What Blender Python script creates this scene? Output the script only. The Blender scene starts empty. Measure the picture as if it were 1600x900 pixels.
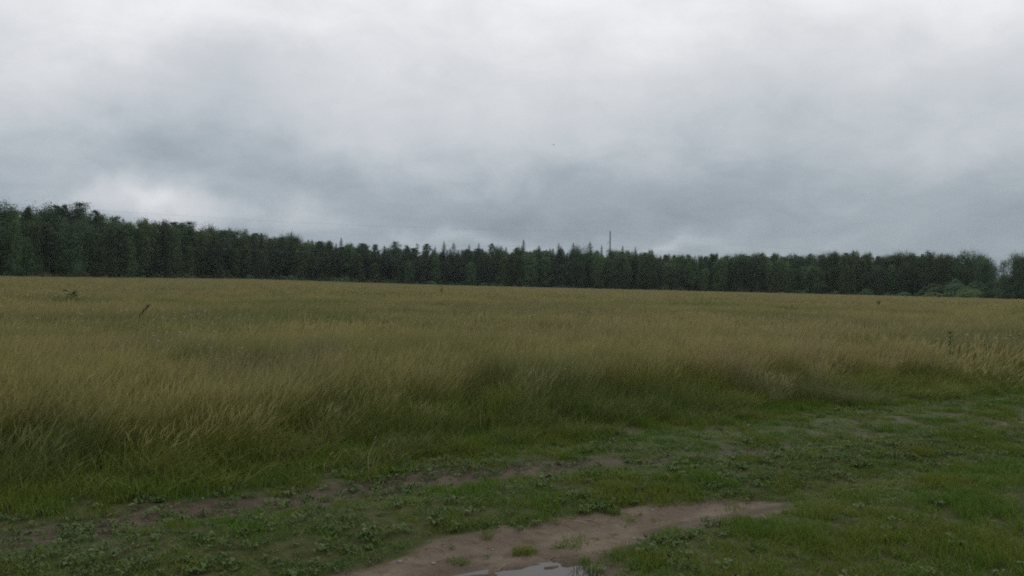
import bpy, math, random
import numpy as np
from mathutils import Matrix, Vector, Euler

random.seed(7)
rng = np.random.default_rng(7)
R = math.radians
scene = bpy.context.scene
COL = scene.collection

# ------------------------------------------------------------------ camera
EYE = 1.6
F_PX = 1256.0                       # focal length in pixels of the 1600 px wide photograph
ROLL, PITCH = R(0.65), R(0.09)
cam_data = bpy.data.cameras.new('camera')
cam_data.sensor_width = 36.0
cam_data.lens = 36.0 * F_PX / 1600.0
cam_data.clip_start = 0.05
cam_data.clip_end = 20000.0
cam = bpy.data.objects.new('camera', cam_data)
COL.objects.link(cam)
CAM_M = Matrix.Translation((0, 0, EYE)) @ Matrix.Rotation(R(90) + PITCH, 4, 'X') @ Matrix.Rotation(ROLL, 4, 'Z')
cam.matrix_world = CAM_M
scene.camera = cam
CAM_R = np.array(CAM_M.to_3x3())

def ray(px, py):
    d = CAM_R @ np.array([(px - 800.0) / F_PX, (450.0 - py) / F_PX, -1.0])
    return d / np.linalg.norm(d)

# ------------------------------------------------------------------ world, sun, exposure
SUN_EL, SUN_AZ = R(42), R(25)       # behind thick cloud, ahead and a little to the right
world = bpy.data.worlds.new('World')
scene.world = world
world.use_nodes = True
wt = world.node_tree
wt.nodes.clear()

class NB:
    """small helper for writing node graphs"""
    def __init__(s, tree): s.t = tree
    def n(s, typ, **kw):
        nd = s.t.nodes.new(typ)
        for k, v in kw.items(): setattr(nd, k, v)
        return nd
    def put(s, sock, v):
        if isinstance(v, bpy.types.NodeSocket): s.t.links.new(v, sock)
        else: sock.default_value = v
    def m(s, op, a, b=0.0, c=0.0, clamp=False):
        nd = s.n('ShaderNodeMath', operation=op); nd.use_clamp = clamp
        s.put(nd.inputs[0], a); s.put(nd.inputs[1], b); s.put(nd.inputs[2], c)
        return nd.outputs[0]
    def mix(s, f, a, b):
        nd = s.n('ShaderNodeMix', data_type='RGBA')
        s.put(nd.inputs[0], f)
        for sock, v in ((nd.inputs[6], a), (nd.inputs[7], b)):
            s.put(sock, v if isinstance(v, bpy.types.NodeSocket) else (*v, 1.0))
        return nd.outputs[2]
    def noise(s, vec, scale, detail=4.0, rough=0.55, dist=0.0):
        nd = s.n('ShaderNodeTexNoise'); 
        if vec is not None: s.put(nd.inputs['Vector'], vec)
        nd.inputs['Scale'].default_value = scale; nd.inputs['Detail'].default_value = detail
        nd.inputs['Roughness'].default_value = rough; nd.inputs['Distortion'].default_value = dist
        return nd.outputs['Fac']
    def ramp(s, f, stops, interp='LINEAR'):
        nd = s.n('ShaderNodeValToRGB'); nd.color_ramp.interpolation = interp
        el = nd.color_ramp.elements
        while len(el) < len(stops): el.new(0.5)
        for e, (p, c) in zip(el, stops):
            e.position = p
            e.color = (c, c, c, 1) if isinstance(c, (int, float)) else (*c, 1)
        s.put(nd.inputs[0], f)
        return nd.outputs[0]
    def rng(s, v, a, b, c, d, smooth=True):
        nd = s.n('ShaderNodeMapRange'); nd.clamp = True
        if smooth: nd.interpolation_type = 'SMOOTHSTEP'
        s.put(nd.inputs[0], v)
        for i, q in enumerate((a, b, c, d)): s.put(nd.inputs[i + 1], q)
        return nd.outputs[0]

def build_world():
    b = NB(wt)
    out = b.n('ShaderNodeOutputWorld')
    tc = b.n('ShaderNodeTexCoord').outputs['Generated']
    sep = b.n('ShaderNodeSeparateXYZ'); b.put(sep.inputs[0], tc)
    X, Y, Z = sep.outputs
    # flat cloud deck seen from below: features shrink towards the horizon
    den = b.m('ADD', b.m('MAXIMUM', Z, 0.0), 0.38)
    cv = b.n('ShaderNodeCombineXYZ')
    b.put(cv.inputs[0], b.m('DIVIDE', X, den)); b.put(cv.inputs[1], b.m('DIVIDE', Y, den)); b.put(cv.inputs[2], 0.0)
    cv = cv.outputs[0]
    n1 = b.noise(cv, 1.9, 6.0, 0.52, 0.3)
    n2 = b.noise(cv, 6.5, 8.0, 0.60, 0.5)
    # direction as azimuth and elevation in degrees, bent by a soft noise so that banks have ragged edges
    wx = b.m('MULTIPLY', b.m('SUBTRACT', b.noise(tc, 5.0, 5.0, 0.55), 0.5), 13.0)
    wz = b.m('MULTIPLY', b.m('SUBTRACT', b.noise(tc, 8.3, 5.0, 0.55), 0.5), 6.5)
    az = b.m('ADD', b.m('MULTIPLY', b.m('ARCTAN2', X, Y), 57.2958), wx)
    el0 = b.m('MULTIPLY', b.m('ARCSINE', Z), 57.2958)
    el = b.m('ADD', el0, wz)
    f = b.ramp(b.m('DIVIDE', b.m('ADD', el0, b.m('MULTIPLY', wz, 0.6)), 30.0, clamp=True),
               [(0.0, 0.17), (0.10, 0.20), (0.20, 0.30), (0.32, 0.46), (0.46, 0.67), (0.60, 0.88), (0.72, 0.97), (1.0, 0.98)])
    f = b.m('ADD', f, b.m('MULTIPLY', b.m('SUBTRACT', n1, 0.5), 0.55))
    f = b.m('ADD', f, b.m('MULTIPLY', b.m('SUBTRACT', n2, 0.5), 0.30))
    # banks of light and dark cloud: azimuth, elevation, half sizes (degrees), strength
    banks = [(-24.0, 5.4, 4.2, 1.0, 0.50), (-17.0, 4.4, 3.5, 0.7, 0.15), (-4.0, 3.1, 9.0, 0.5, 0.17), (10.5, 2.6, 3.0, 0.40, 0.15),
             (-34.0, 11.5, 7.0, 3.0, 0.16), (-11.0, 12.0, 6.0, 2.2, 0.12), (6.0, 10.5, 7.0, 2.4, 0.10), (29.0, 8.0, 8.0, 1.5, 0.10), (35.5, 2.0, 2.0, 1.0, 0.30),
             (-25.0, 9.2, 8.0, 1.8, -0.17), (-19.0, 13.0, 5.0, 2.2, -0.16), (-8.0, 5.6, 12.0, 1.6, -0.10), (4.0, 4.6, 9.0, 1.0, -0.08),
             (20.0, 9.5, 9.0, 3.4, -0.15), (14.0, 7.5, 12.0, 1.8, -0.08), (-33.0, 6.5, 6.0, 1.2, -0.06)]
    for a0, e0, sa, se, amp in banks:
        da = b.m('DIVIDE', b.m('SUBTRACT', az, a0), sa)
        de = b.m('DIVIDE', b.m('SUBTRACT', el, e0), se)
        q = b.m('ADD', b.m('MULTIPLY', da, da), b.m('MULTIPLY', de, de))
        g = b.m('EXPONENT', b.m('MULTIPLY', q, -0.5))
        f = b.m('MULTIPLY_ADD', g, amp, f)
    colr = b.ramp(f, [(0.0, (0.248, 0.303, 0.352)), (0.25, (0.355, 0.414, 0.463)), (0.5, (0.54, 0.585, 0.63)),
                      (0.75, (0.69, 0.71, 0.745)), (1.0, (0.93, 0.935, 0.955))])
    # added brightness factor for the unseen sky behind the camera, neutral as set
    back = b.rng(Y, -0.6, 0.25, BACK_SKY, 1.0)
    vm = b.n('ShaderNodeVectorMath', operation='SCALE')
    b.put(vm.inputs[0], colr); b.put(vm.inputs['Scale'], back)
    bg = b.n('ShaderNodeBackground'); b.put(bg.inputs[0], vm.outputs[0]); bg.inputs[1].default_value = 1.0
    sky = b.n('ShaderNodeTexSky', sky_type='NISHITA')
    sky.sun_disc = False; sky.sun_elevation = SUN_EL; sky.sun_rotation = SUN_AZ
    sky.dust_density = 4.0; sky.ozone_density = 2.0
    bs = b.n('ShaderNodeBackground'); b.put(bs.inputs[0], sky.outputs[0]); bs.inputs[1].default_value = 0.05
    mx = b.n('ShaderNodeMixShader'); mx.inputs[0].default_value = 0.94
    wt.links.new(bs.outputs[0], mx.inputs[1]); wt.links.new(bg.outputs[0], mx.inputs[2])
    wt.links.new(mx.outputs[0], out.inputs[0])

BACK_SKY = 1.0
build_world()

sun_d = bpy.data.lights.new('sun', 'SUN')
sun_d.energy = 1.0
sun_d.angle = R(40)
sun_d.color = (1.0, 0.97, 0.92)
sun = bpy.data.objects.new('sun', sun_d)
COL.objects.link(sun)
sd = Vector((math.sin(SUN_AZ) * math.cos(SUN_EL), math.cos(SUN_AZ) * math.cos(SUN_EL), math.sin(SUN_EL)))
sun.rotation_euler = sd.to_track_quat('Z', 'Y').to_euler()
sun.location = sd * 50

vs = scene.view_settings
vs.view_transform = 'Standard'; vs.look = 'None'; vs.exposure = 0.0; vs.gamma = 1.0; vs.use_curve_mapping = False
scene.render.engine = 'CYCLES'
scene.cycles.use_denoising = False
scene.cycles.max_bounces = 5
scene.cycles.diffuse_bounces = 3
scene.cycles.transmission_bounces = 4
scene.cycles.pixel_filter_type = 'BLACKMAN_HARRIS'
scene.cycles.filter_width = 1.9

# ------------------------------------------------------------------ helpers
def tag(o, label=None, cat=None, group=None, kind=None):
    if label: o['label'] = label
    if cat: o['category'] = cat
    if group: o['group'] = group
    if kind: o['kind'] = kind
    return o

def _h(ix, iy, seed):
    n = (ix.astype(np.int64) * 374761393 + iy.astype(np.int64) * 668265263 + seed * 974711) & 0xFFFFFFFF
    n = ((n ^ (n >> 13)) * 1274126177) & 0xFFFFFFFF
    n = n ^ (n >> 16)
    return (n & 0xFFFFFF) / float(0xFFFFFF)

def vnoise(x, y, seed=0):
    x = np.asarray(x, float); y = np.asarray(y, float)
    ix = np.floor(x); iy = np.floor(y)
    fx = x - ix; fy = y - iy
    fx = fx * fx * (3 - 2 * fx); fy = fy * fy * (3 - 2 * fy)
    a = _h(ix, iy, seed); c = _h(ix + 1, iy, seed); d = _h(ix, iy + 1, seed); e = _h(ix + 1, iy + 1, seed)
    return (a * (1 - fx) + c * fx) * (1 - fy) + (d * (1 - fx) + e * fx) * fy

def fbm(x, y, seed=0, octaves=4, gain=0.55):
    t = 0.0; amp = 1.0; tot = 0.0
    for i in range(octaves):
        t = t + amp * vnoise(np.asarray(x) * 2 ** i, np.asarray(y) * 2 ** i, seed + i * 17); tot += amp; amp *= gain
    return t / tot

def sstep(a, b, v):
    u = np.clip((np.asarray(v, float) - a) / (b - a), 0, 1)
    return u * u * (3 - 2 * u)

TA = R(31.0)
def sp(x, y):                           # along and across the track
    return x * math.cos(TA) + y * math.sin(TA), -x * math.sin(TA) + y * math.cos(TA)
def xy(s, p):
    return s * math.cos(TA) - p * math.sin(TA), s * math.sin(TA) + p * math.cos(TA)

_T = np.array([-0.80, -0.64, -0.32, 0.0, 0.32, 0.64, 0.80])
_H = np.array([2.5, 2.9, 3.9, 2.1, 0.5, -0.8, -1.3])
_RX = np.array([-0.80, -0.64, -0.32, -0.08, 0.16, 0.40, 0.64, 0.80])
_RR = np.array([205., 225., 330., 400., 385., 350., 310., 300.])
def forest_r(t): return np.interp(t, _RX, _RR)       # distance y at which the wood begins

def upper_rut(s): return 6.12 - 0.45 * sstep(2.5, 8.0, s) + 0.10 * (vnoise(s * 0.7, 0 * s, 5) - 0.5)
def lower_rut(s): return 4.36 + 0.12 * (vnoise(s * 0.8, 0 * s, 9) - 0.5)
def grass_edge(s): return 6.85 - 0.30 * sstep(3.0, 0.0, s) + 0.03 * np.clip(s, -4, 14) + 0.5 * (fbm(s * 0.9, 0 * s + 3, 21, 3) - 0.5)

def dirt_mask(x, y):
    """1 = bare soil, 0 = covered by plants"""
    s, p = sp(x, y)
    n = fbm(s * 1.1, p * 3.2, 31, 4); n2 = fbm(s * 4.0, p * 9.0, 47, 3)
    # upper rut: broken, thins out towards the right
    w = 0.29 * (0.6 + 0.8 * n)
    du = np.exp(-((p - upper_rut(s)) / w) ** 2) * (1 - 0.72 * sstep(4.0, 8.0, s))
    u = sstep(0.30, 0.72, du + 0.75 * (n - 0.5) + 0.9 * (n2 - 0.5))
    # lower rut: clean bare sand between s 1.2 and 5
    pc = lower_rut(s) - 0.10 * sstep(3.0, 1.0, s) - 0.15 * sstep(2.5, 1.5, s)
    wl = np.where(p > pc, 0.37, 0.46) * (0.45 + 0.55 * sstep(5.6, 3.8, s))
    dl = np.exp(-(np.abs(p - pc) / wl) ** 3.0) * sstep(0.9, 1.9, s + 0.8 * (n - 0.5)) * sstep(5.6, 4.6, s + 0.9 * (n - 0.5))
    l = sstep(0.40, 0.68, dl + 0.75 * (n - 0.5) + 0.65 * (n2 - 0.5))
    # shore of the puddle
    q = np.exp(-(((s - 2.35) / 0.75) ** 2 + ((p - 3.72) / 0.33) ** 2) ** 1.5)
    k = sstep(0.35, 0.6, q + 0.3 * (n - 0.5))
    # worn patches further along
    m = 0.0
    for s0, p0, a, c in ((10.6, 5.35, 0.8, 0.16),):
        m = np.maximum(m, np.exp(-((s - s0) / a) ** 2 - ((p - p0) / c) ** 2))
    m = sstep(0.5, 0.8, m + 0.5 * (n - 0.5))
    return np.clip(np.maximum(np.maximum(u * 0.95, l), np.maximum(k, m)), 0, 1)

def ground_z(x, y):
    x = np.asarray(x, float); y = np.asarray(y, float)
    s, p = sp(x, y)
    yy = np.maximum(y, 12.0)
    t = np.clip(x / yy, -0.8, 0.8)
    H = np.interp(t, _T, _H)
    Rf = forest_r(t)
    u = np.clip((np.hypot(x, np.maximum(y, 0)) - 9.0) / (Rf * np.sqrt(1 + t * t) - 9.0), 0, 1)
    z = H * u ** 1.25
    far = sstep(9, 20, np.hypot(x, y))
    z = z + far * 0.16 * (fbm(x / 9.0, y / 9.0, 61, 3) - 0.5) * (1 - sstep(150, 220, y))
    near = 1 - sstep(25, 60, np.hypot(x, y))
    ru = np.exp(-((p - upper_rut(s)) / 0.30) ** 2); rl = np.exp(-((p - lower_rut(s)) / 0.42) ** 2)
    z = z - near * (0.045 * ru + 0.055 * rl)
    z = z - near * 0.075 * np.exp(-((s - 2.35) / 0.80) ** 2 - ((p - 3.72) / 0.30) ** 2)
    z = z + near * 0.02 * np.exp(-((p - 5.2) / 0.4) ** 2)
    z = z + near * (0.035 * (fbm(x * 1.3, y * 1.3, 71, 3) - 0.5) + 0.014 * (fbm(x * 7, y * 7, 81, 3) - 0.5) + 0.030 * (fbm(s * 1.0, p * 8.0, 83, 3) - 0.5))
    return z

def hit(px, py, h=0.0):
    """point of the terrain (raised by h) seen at a place of the photograph"""
    d = ray(px, py); o = np.array([0, 0, EYE])
    ts = np.concatenate([np.arange(2, 40, 0.02), np.arange(40, 600, 0.25)])
    P = o[None] + ts[:, None] * d[None]
    dz = P[:, 2] - ground_z(P[:, 0], P[:, 1]) - h
    i = int(np.argmax(dz < 0)) if (dz < 0).any() else len(ts) - 1
    q = P[i]
    return float(q[0]), float(q[1]), float(ground_z(q[0], q[1]))

def mesh_from(name, V, Fc, mat=None, smooth=False, attrs=None):
    """V (n,3); Fc list of arrays (m,k) of faces with k corners"""
    me = bpy.data.meshes.new(name)
    V = np.ascontiguousarray(V, np.float32)
    if not isinstance(Fc, (list, tuple)): Fc = [Fc]
    Fc = [np.asarray(f, np.int32) for f in Fc if len(f)]
    nl = sum(f.size for f in Fc); nf = sum(len(f) for f in Fc)
    me.vertices.add(len(V)); me.vertices.foreach_set('co', V.ravel())
    me.loops.add(nl); me.polygons.add(nf)
    me.loops.foreach_set('vertex_index', np.concatenate([f.ravel() for f in Fc]))
    st = []; c = 0
    for f in Fc:
        st.append(c + np.arange(len(f)) * f.shape[1]); c += f.size
    me.polygons.foreach_set('loop_start', np.concatenate(st).astype(np.int32))
    me.polygons.foreach_set('use_smooth', np.full(nf, smooth))
    if attrs:
        for k, a in attrs.items():
            a = np.asarray(a, np.float32)
            if a.ndim == 1:
                at = me.attributes.new(k, 'FLOAT', 'POINT'); at.data.foreach_set('value', a)
            else:
                at = me.attributes.new(k, 'FLOAT_COLOR', 'POINT')
                at.data.foreach_set('color', np.hstack([a, np.ones((len(a), 4 - a.shape[1]))]).astype(np.float32).ravel())
    me.update(calc_edges=True)
    if mat: me.materials.append(mat)
    return me

def new_obj(name, me, parent=None, link=True):
    o = bpy.data.objects.new(name, me)
    if link: COL.objects.link(o)
    if parent: o.parent = parent
    return o

def empty(name, loc, rz=0.0, sc=(1, 1, 1)):
    o = bpy.data.objects.new(name, None); COL.objects.link(o)
    o.location = loc; o.rotation_euler = (0, 0, rz); o.scale = sc
    o.empty_display_size = 0.3
    return o

def tube(path, radii, sides=6):
    """closed tube along a path, returns verts, quads, caps"""
    path = np.asarray(path, float); n = len(path)
    tang = np.gradient(path, axis=0); tang /= np.linalg.norm(tang, axis=1)[:, None] + 1e-9
    ref = np.where(np.abs(tang[:, 2:3]) > 0.9, np.array([[1.0, 0, 0]]), np.array([[0, 0, 1.0]]))
    a = np.cross(tang, ref); a /= np.linalg.norm(a, axis=1)[:, None] + 1e-9
    c = np.cross(tang, a)
    th = np.linspace(0, 2 * np.pi, sides, endpoint=False)
    V = path[:, None] + np.asarray(radii)[:, None, None] * (a[:, None] * np.cos(th)[None, :, None] + c[:, None] * np.sin(th)[None, :, None])
    i = np.arange(n - 1)[:, None] * sides; j = np.arange(sides)[None]; k = (j + 1) % sides
    q = np.stack([i + j, i + k, i + sides + k, i + sides + j], -1).reshape(-1, 4)
    caps = np.array([list(range(sides))[::-1], [(n - 1) * sides + x for x in range(sides)]])
    return V.reshape(-1, 3), q, caps

class Acc:
    """collects several shapes into one mesh"""
    def __init__(s): s.v = []; s.f = {}; s.n = 0
    def add(s, V, *faces):
        for f in faces:
            f = np.asarray(f)
            if len(f): s.f.setdefault(f.shape[1], []).append(f + s.n)
        s.v.append(np.asarray(V)); s.n += len(V)
    def box(s, c, d):
        c = np.array(c, float); d = np.array(d, float) / 2
        V = np.array([[x, y, z] for x in (-1, 1) for y in (-1, 1) for z in (-1, 1)]) * d + c
        s.add(V, [[0, 1, 3, 2], [4, 6, 7, 5], [0, 4, 5, 1], [2, 3, 7, 6], [0, 2, 6, 4], [1, 5, 7, 3]])
    def tube(s, path, radii, sides=6):
        V, q, caps = tube(path, radii, sides); s.add(V, q, caps)
    def mesh(s, name, mat, smooth=False, attrs=None):
        return mesh_from(name, np.vstack(s.v), [np.vstack(f) for f in s.f.values()], mat, smooth, attrs)

# ------------------------------------------------------------------ materials
def material(name):
    m = bpy.data.materials.new(name); m.use_nodes = True
    t = m.node_tree; t.nodes.clear()
    return m, NB(t)

def finish(b, col, rough=0.8, bump=None, bump_d=0.02, transl=0.0, spec=0.3, tcol=None):
    out = b.n('ShaderNodeOutputMaterial')
    pr = b.n('ShaderNodeBsdfPrincipled')
    b.put(pr.inputs['Base Color'], col if isinstance(col, bpy.types.NodeSocket) else (*col, 1))
    b.put(pr.inputs['Roughness'], rough); b.put(pr.inputs['Specular IOR Level'], spec)
    if bump is not None:
        bn = b.n('ShaderNodeBump'); b.put(bn.inputs['Height'], bump); bn.inputs['Distance'].default_value = bump_d
        b.t.links.new(bn.outputs[0], pr.inputs['Normal'])
    sh = pr.outputs[0]
    if transl > 0:
        tr = b.n('ShaderNodeBsdfTranslucent'); b.put(tr.inputs[0], tcol or col)
        mx = b.n('ShaderNodeMixShader'); mx.inputs[0].default_value = transl
        b.t.links.new(sh, mx.inputs[1]); b.t.links.new(tr.outputs[0], mx.inputs[2]); sh = mx.outputs[0]
    b.t.links.new(sh, out.inputs[0])

def attr_rgb(b, name):
    a = b.n('ShaderNodeAttribute'); a.attribute_name = name
    s = b.n('ShaderNodeSeparateColor'); b.put(s.inputs[0], a.outputs['Color'])
    return s.outputs

def mat_ground():
    m, b = material('ground_soil')
    r, g, bl = attr_rgb(b, 'cover')           # r bare soil, g damp soil, b meadow
    pos = b.n('ShaderNodeNewGeometry').outputs['Position']
    n1 = b.noise(pos, 2.2, 6, 0.6); n2 = b.noise(pos, 38.0, 5, 0.65); n3 = b.noise(pos, 11.0, 4, 0.6)
    dry = b.mix(b.rng(n1, 0.35, 0.65, 0, 1), (0.104, 0.081, 0.060), (0.158, 0.126, 0.096))
    dry = b.mix(b.rng(n2, 0.55, 0.75, 0, 0.55), dry, (0.235, 0.18, 0.14))
    dry = b.mix(b.rng(n3, 0.5, 0.68, 0, 0.7), dry, (0.085, 0.062, 0.045))
    wet = b.mix(b.rng(n1, 0.4, 0.6, 0, 1), (0.044, 0.033, 0.024), (0.074, 0.056, 0.040))
    soil = b.mix(g, dry, wet)
    turf = b.mix(b.rng(n3, 0.35, 0.65, 0, 1), (0.034, 0.046, 0.014), (0.060, 0.062, 0.024))
    col = b.mix(r, turf, soil)
    n4 = b.noise(pos, 0.12, 4, 0.6)
    mead = b.mix(b.rng(n4, 0.4, 0.6, 0, 1), (0.050, 0.060, 0.020), (0.105, 0.085, 0.038))
    col = b.mix(bl, col, mead)
    rough = b.rng(g, 0.0, 1.0, 0.95, 0.75)
    h = b.m('ADD', b.m('MULTIPLY', n2, 0.6), n3)
    finish(b, col, rough, bump=h, bump_d=0.035, spec=0.10)
    return m

def mat_tall_grass():
    m, b = material('meadow_grass')
    h, rd, hd = attr_rgb(b, 'blade')          # r height on the plant, g per blade random, b seed head
    pos = b.n('ShaderNodeNewGeometry').outputs['Position']
    mp = b.n('ShaderNodeMapping'); mp.inputs['Scale'].default_value = (0.6, 1.0, 0.0); b.put(mp.inputs[0], pos)
    patch = b.noise(mp.outputs[0], 0.17, 4, 0.6, 0.5)
    green = b.rng(patch, 0.46, 0.60, 0.0, 0.9)
    # stands of greener grass and herbs in the meadow: centre, half sizes
    sx = b.n('ShaderNodeSeparateXYZ'); b.put(sx.inputs[0], pos)
    wob = b.m('MULTIPLY', b.m('SUBTRACT', b.noise(pos, 0.5, 4, 0.65), 0.5), 2.2)
    for (cx_, cy_, hx, hy) in GREEN_STANDS:
        da = b.m('DIVIDE', b.m('SUBTRACT', sx.outputs[0], cx_), hx); de = b.m('DIVIDE', b.m('SUBTRACT', sx.outputs[1], cy_), hy)
        q = b.m('ADD', b.m('ADD', b.m('MULTIPLY', da, da), b.m('MULTIPLY', de, de)), wob)
        green = b.m('MAXIMUM', green, b.rng(q, 1.3, 0.2, 0.0, 1.0))
    big = b.rng(b.noise(pos, 0.045, 3, 0.5), 0.4, 0.6, 0, 1)
    low = b.mix(rd, (0.050, 0.092, 0.015), (0.090, 0.135, 0.022))
    mid = b.mix(rd, (0.102, 0.142, 0.022), (0.176, 0.184, 0.034))
    mid = b.mix(b.m('MULTIPLY', green, 0.6), mid, (0.060, 0.095, 0.028))
    top = b.mix(rd, (0.208, 0.206, 0.052), (0.292, 0.262, 0.082))
    top = b.mix(b.m('MULTIPLY', green, 0.75), top, (0.095, 0.120, 0.045))
    top = b.mix(b.m('MULTIPLY', big, 0.55), top, (0.225, 0.170, 0.098))
    top = b.mix(b.rng(sx.outputs[1], 50.0, 150.0, 0.0, 0.55), top, (0.285, 0.232, 0.125))
    straw = b.rng(rd, 0.90, 0.95, 0, 0.6)
    c = b.mix(b.rng(h, 0.12, 0.45, 0, 1), low, mid)
    c = b.mix(b.rng(h, 0.50, 0.90, 0, 1), c, top)
    c = b.mix(b.m('MULTIPLY', hd, 0.8), c, b.mix(green, (0.308, 0.264, 0.125), (0.195, 0.206, 0.084)))
    c = b.mix(straw, c, (0.28, 0.235, 0.125))
    # thicker and thinner growth, plants of different kinds in drifts
    dr = b.noise(pos, 0.9, 5, 0.65, 0.3); dr2 = b.noise(pos, 0.28, 4, 0.6, 0.8)
    c = b.mix(b.rng(dr, 0.50, 0.68, 0, 0.55), c, b.mix(h, (0.050, 0.085, 0.018), (0.120, 0.140, 0.036)))
    c = b.mix(b.rng(dr2, 0.54, 0.64, 0, 0.45), c, b.mix(h, (0.050, 0.070, 0.018), (0.265, 0.225, 0.130)))
    finish(b, c, 0.65, transl=0.3, spec=0.15)
    return m

def mat_leaf(name, c1, c2, transl=0.3, rough=0.55, spec=0.3, c3=None):
    """small plants: colour varies per blade and per plant"""
    m, b = material(name)
    h, rd, hd = attr_rgb(b, 'blade')
    oi = b.n('ShaderNodeObjectInfo').outputs['Random']
    pos = b.n('ShaderNodeNewGeometry').outputs['Position']
    n = b.rng(b.noise(pos, 0.9, 4, 0.6), 0.38, 0.62, 0, 1)
    f = b.m('ADD', b.m('MULTIPLY', rd, 0.5), b.m('MULTIPLY', oi, 0.5))
    c = b.mix(f, c1, c2)
    if c3: c = b.mix(b.m('MULTIPLY', n, 0.8), c, c3)
    c = b.mix(b.rng(rd, 0.90, 0.94, 0, 0.7), c, (0.22, 0.18, 0.085))
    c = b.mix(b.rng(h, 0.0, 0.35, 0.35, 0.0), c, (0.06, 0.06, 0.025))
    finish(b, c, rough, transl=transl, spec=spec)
    return m

def mat_foliage(name, c1, c2, transl=0.25):
    m, b = material(name)
    a = b.n('ShaderNodeAttribute'); a.attribute_name = 'leafrand'
    oi = b.n('ShaderNodeObjectInfo').outputs['Random']
    c = b.mix(a.outputs['Fac'], c1, c2)
    hs = b.n('ShaderNodeHueSaturation')
    b.put(hs.inputs['Hue'], b.rng(oi, 0, 1, 0.475, 0.52, False)); b.put(hs.inputs['Value'], b.rng(oi, 0, 1, 0.72, 1.28, False))
    hs.inputs['Saturation'].default_value = 0.95
    b.put(hs.inputs['Color'], c)
    finish(b, hs.outputs[0], 0.7, transl=transl, spec=0.15)
    return m

def mat_plain(name, c1, c2, scale=6.0, rough=0.8, bump=0.0, spec=0.3, stretch=(1, 1, 1)):
    m, b = material(name)
    tc = b.n('ShaderNodeTexCoord').outputs['Object']
    mp = b.n('ShaderNodeMapping'); mp.inputs['Scale'].default_value = stretch; b.put(mp.inputs[0], tc)
    n = b.noise(mp.outputs[0], scale, 5, 0.6)
    finish(b, b.mix(b.rng(n, 0.38, 0.62, 0, 1), c1, c2), rough, bump=n if bump else None, bump_d=bump or 0.01, spec=spec)
    return m

GREEN_STANDS = []
for (px, py, hx, hy) in ((110, 487, 4.0, 2.6), (260, 492, 5.5, 3.0), (420, 486, 4.0, 3.5), (480, 470, 4, 5), (700, 484, 4.5, 4.0), (860, 482, 5, 5), (1225, 490, 3.0, 3.5), (1060, 474, 6, 6),
                         (1560, 520, 3.2, 3.0), (1500, 560, 3.0, 1.6), (1420, 500, 4, 3), (20, 610, .8, 1.0), (640, 535, 2.2, 1.6), (940, 560, 2.5, 1.2), (1330, 484, 5, 5)):
    q_ = hit(px, py, 0.75); GREEN_STANDS.append((q_[0], q_[1], hx, hy))
M_GROUND = mat_ground()
M_TALL = mat_tall_grass()
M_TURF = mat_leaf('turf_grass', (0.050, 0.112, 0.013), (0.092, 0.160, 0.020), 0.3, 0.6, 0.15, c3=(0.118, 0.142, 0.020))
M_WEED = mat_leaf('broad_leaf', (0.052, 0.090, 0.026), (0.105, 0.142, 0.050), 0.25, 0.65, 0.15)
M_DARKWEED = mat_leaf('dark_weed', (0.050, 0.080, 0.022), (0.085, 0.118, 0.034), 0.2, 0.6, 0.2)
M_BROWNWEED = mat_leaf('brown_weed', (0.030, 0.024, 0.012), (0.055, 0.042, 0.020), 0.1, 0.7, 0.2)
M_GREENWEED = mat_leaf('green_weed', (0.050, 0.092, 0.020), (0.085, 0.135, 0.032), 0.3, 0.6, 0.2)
M_PETAL = mat_plain('white_petal', (0.34, 0.34, 0.27), (0.48, 0.47, 0.39), 30, 0.7)
M_STRAW = mat_plain('dry_straw', (0.22, 0.19, 0.10), (0.32, 0.27, 0.16), 20, 0.8)
M_SPRUCE = mat_foliage('spruce_needles', (0.0233, 0.0440, 0.0284), (0.0465, 0.0776, 0.0440), 0.1)
M_PINE = mat_foliage('pine_needles', (0.0308, 0.0565, 0.0360), (0.0616, 0.0963, 0.0539), 0.15)
M_BIRCH = mat_foliage('birch_leaves', (0.0553, 0.0991, 0.0378), (0.1020, 0.1633, 0.0612), 0.25)
M_BROAD = mat_foliage('dark_leaves', (0.0358, 0.0631, 0.0301), (0.0686, 0.1098, 0.0495), 0.25)
M_WILLOW = mat_foliage('willow_leaves', (0.0672, 0.1197, 0.0568), (0.1121, 0.1796, 0.0824), 0.25)
M_LIME = mat_foliage('light_bush_leaves', (0.1066, 0.1693, 0.0564), (0.1568, 0.2320, 0.0815), 0.25)
M_BARK = mat_plain('dark_bark', (0.045, 0.036, 0.028), (0.085, 0.068, 0.052), 5, 0.9, 0.02, stretch=(1, 1, 0.3))
M_PINEBARK = mat_plain('pine_bark', (0.036, 0.027, 0.021), (0.062, 0.042, 0.030), 4, 0.9, 0.02)
M_BIRCHBARK = mat_plain('birch_bark', (0.06, 0.058, 0.052), (0.22, 0.215, 0.20), 3.5, 0.8, 0.01, stretch=(1, 1, 2.0))
M_POLE = mat_plain('pole_concrete', (0.07, 0.075, 0.08), (0.12, 0.125, 0.13), 3, 0.85)
M_STEEL = mat_plain('pole_steel', (0.06, 0.065, 0.07), (0.10, 0.10, 0.105), 8, 0.5)
M_GLASS = mat_plain('insulator_glaze', (0.12, 0.10, 0.09), (0.18, 0.15, 0.13), 8, 0.3)
M_WIRE = mat_plain('wire_metal', (0.10, 0.10, 0.105), (0.14, 0.14, 0.145), 8, 0.5)
M_CLOD = mat_plain('clod_soil', (0.080, 0.062, 0.045), (0.165, 0.130, 0.098), 3, 0.95)
M_STONE = mat_plain('stone', (0.13, 0.12, 0.105), (0.22, 0.20, 0.18), 25, 0.85, 0.004)
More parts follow.
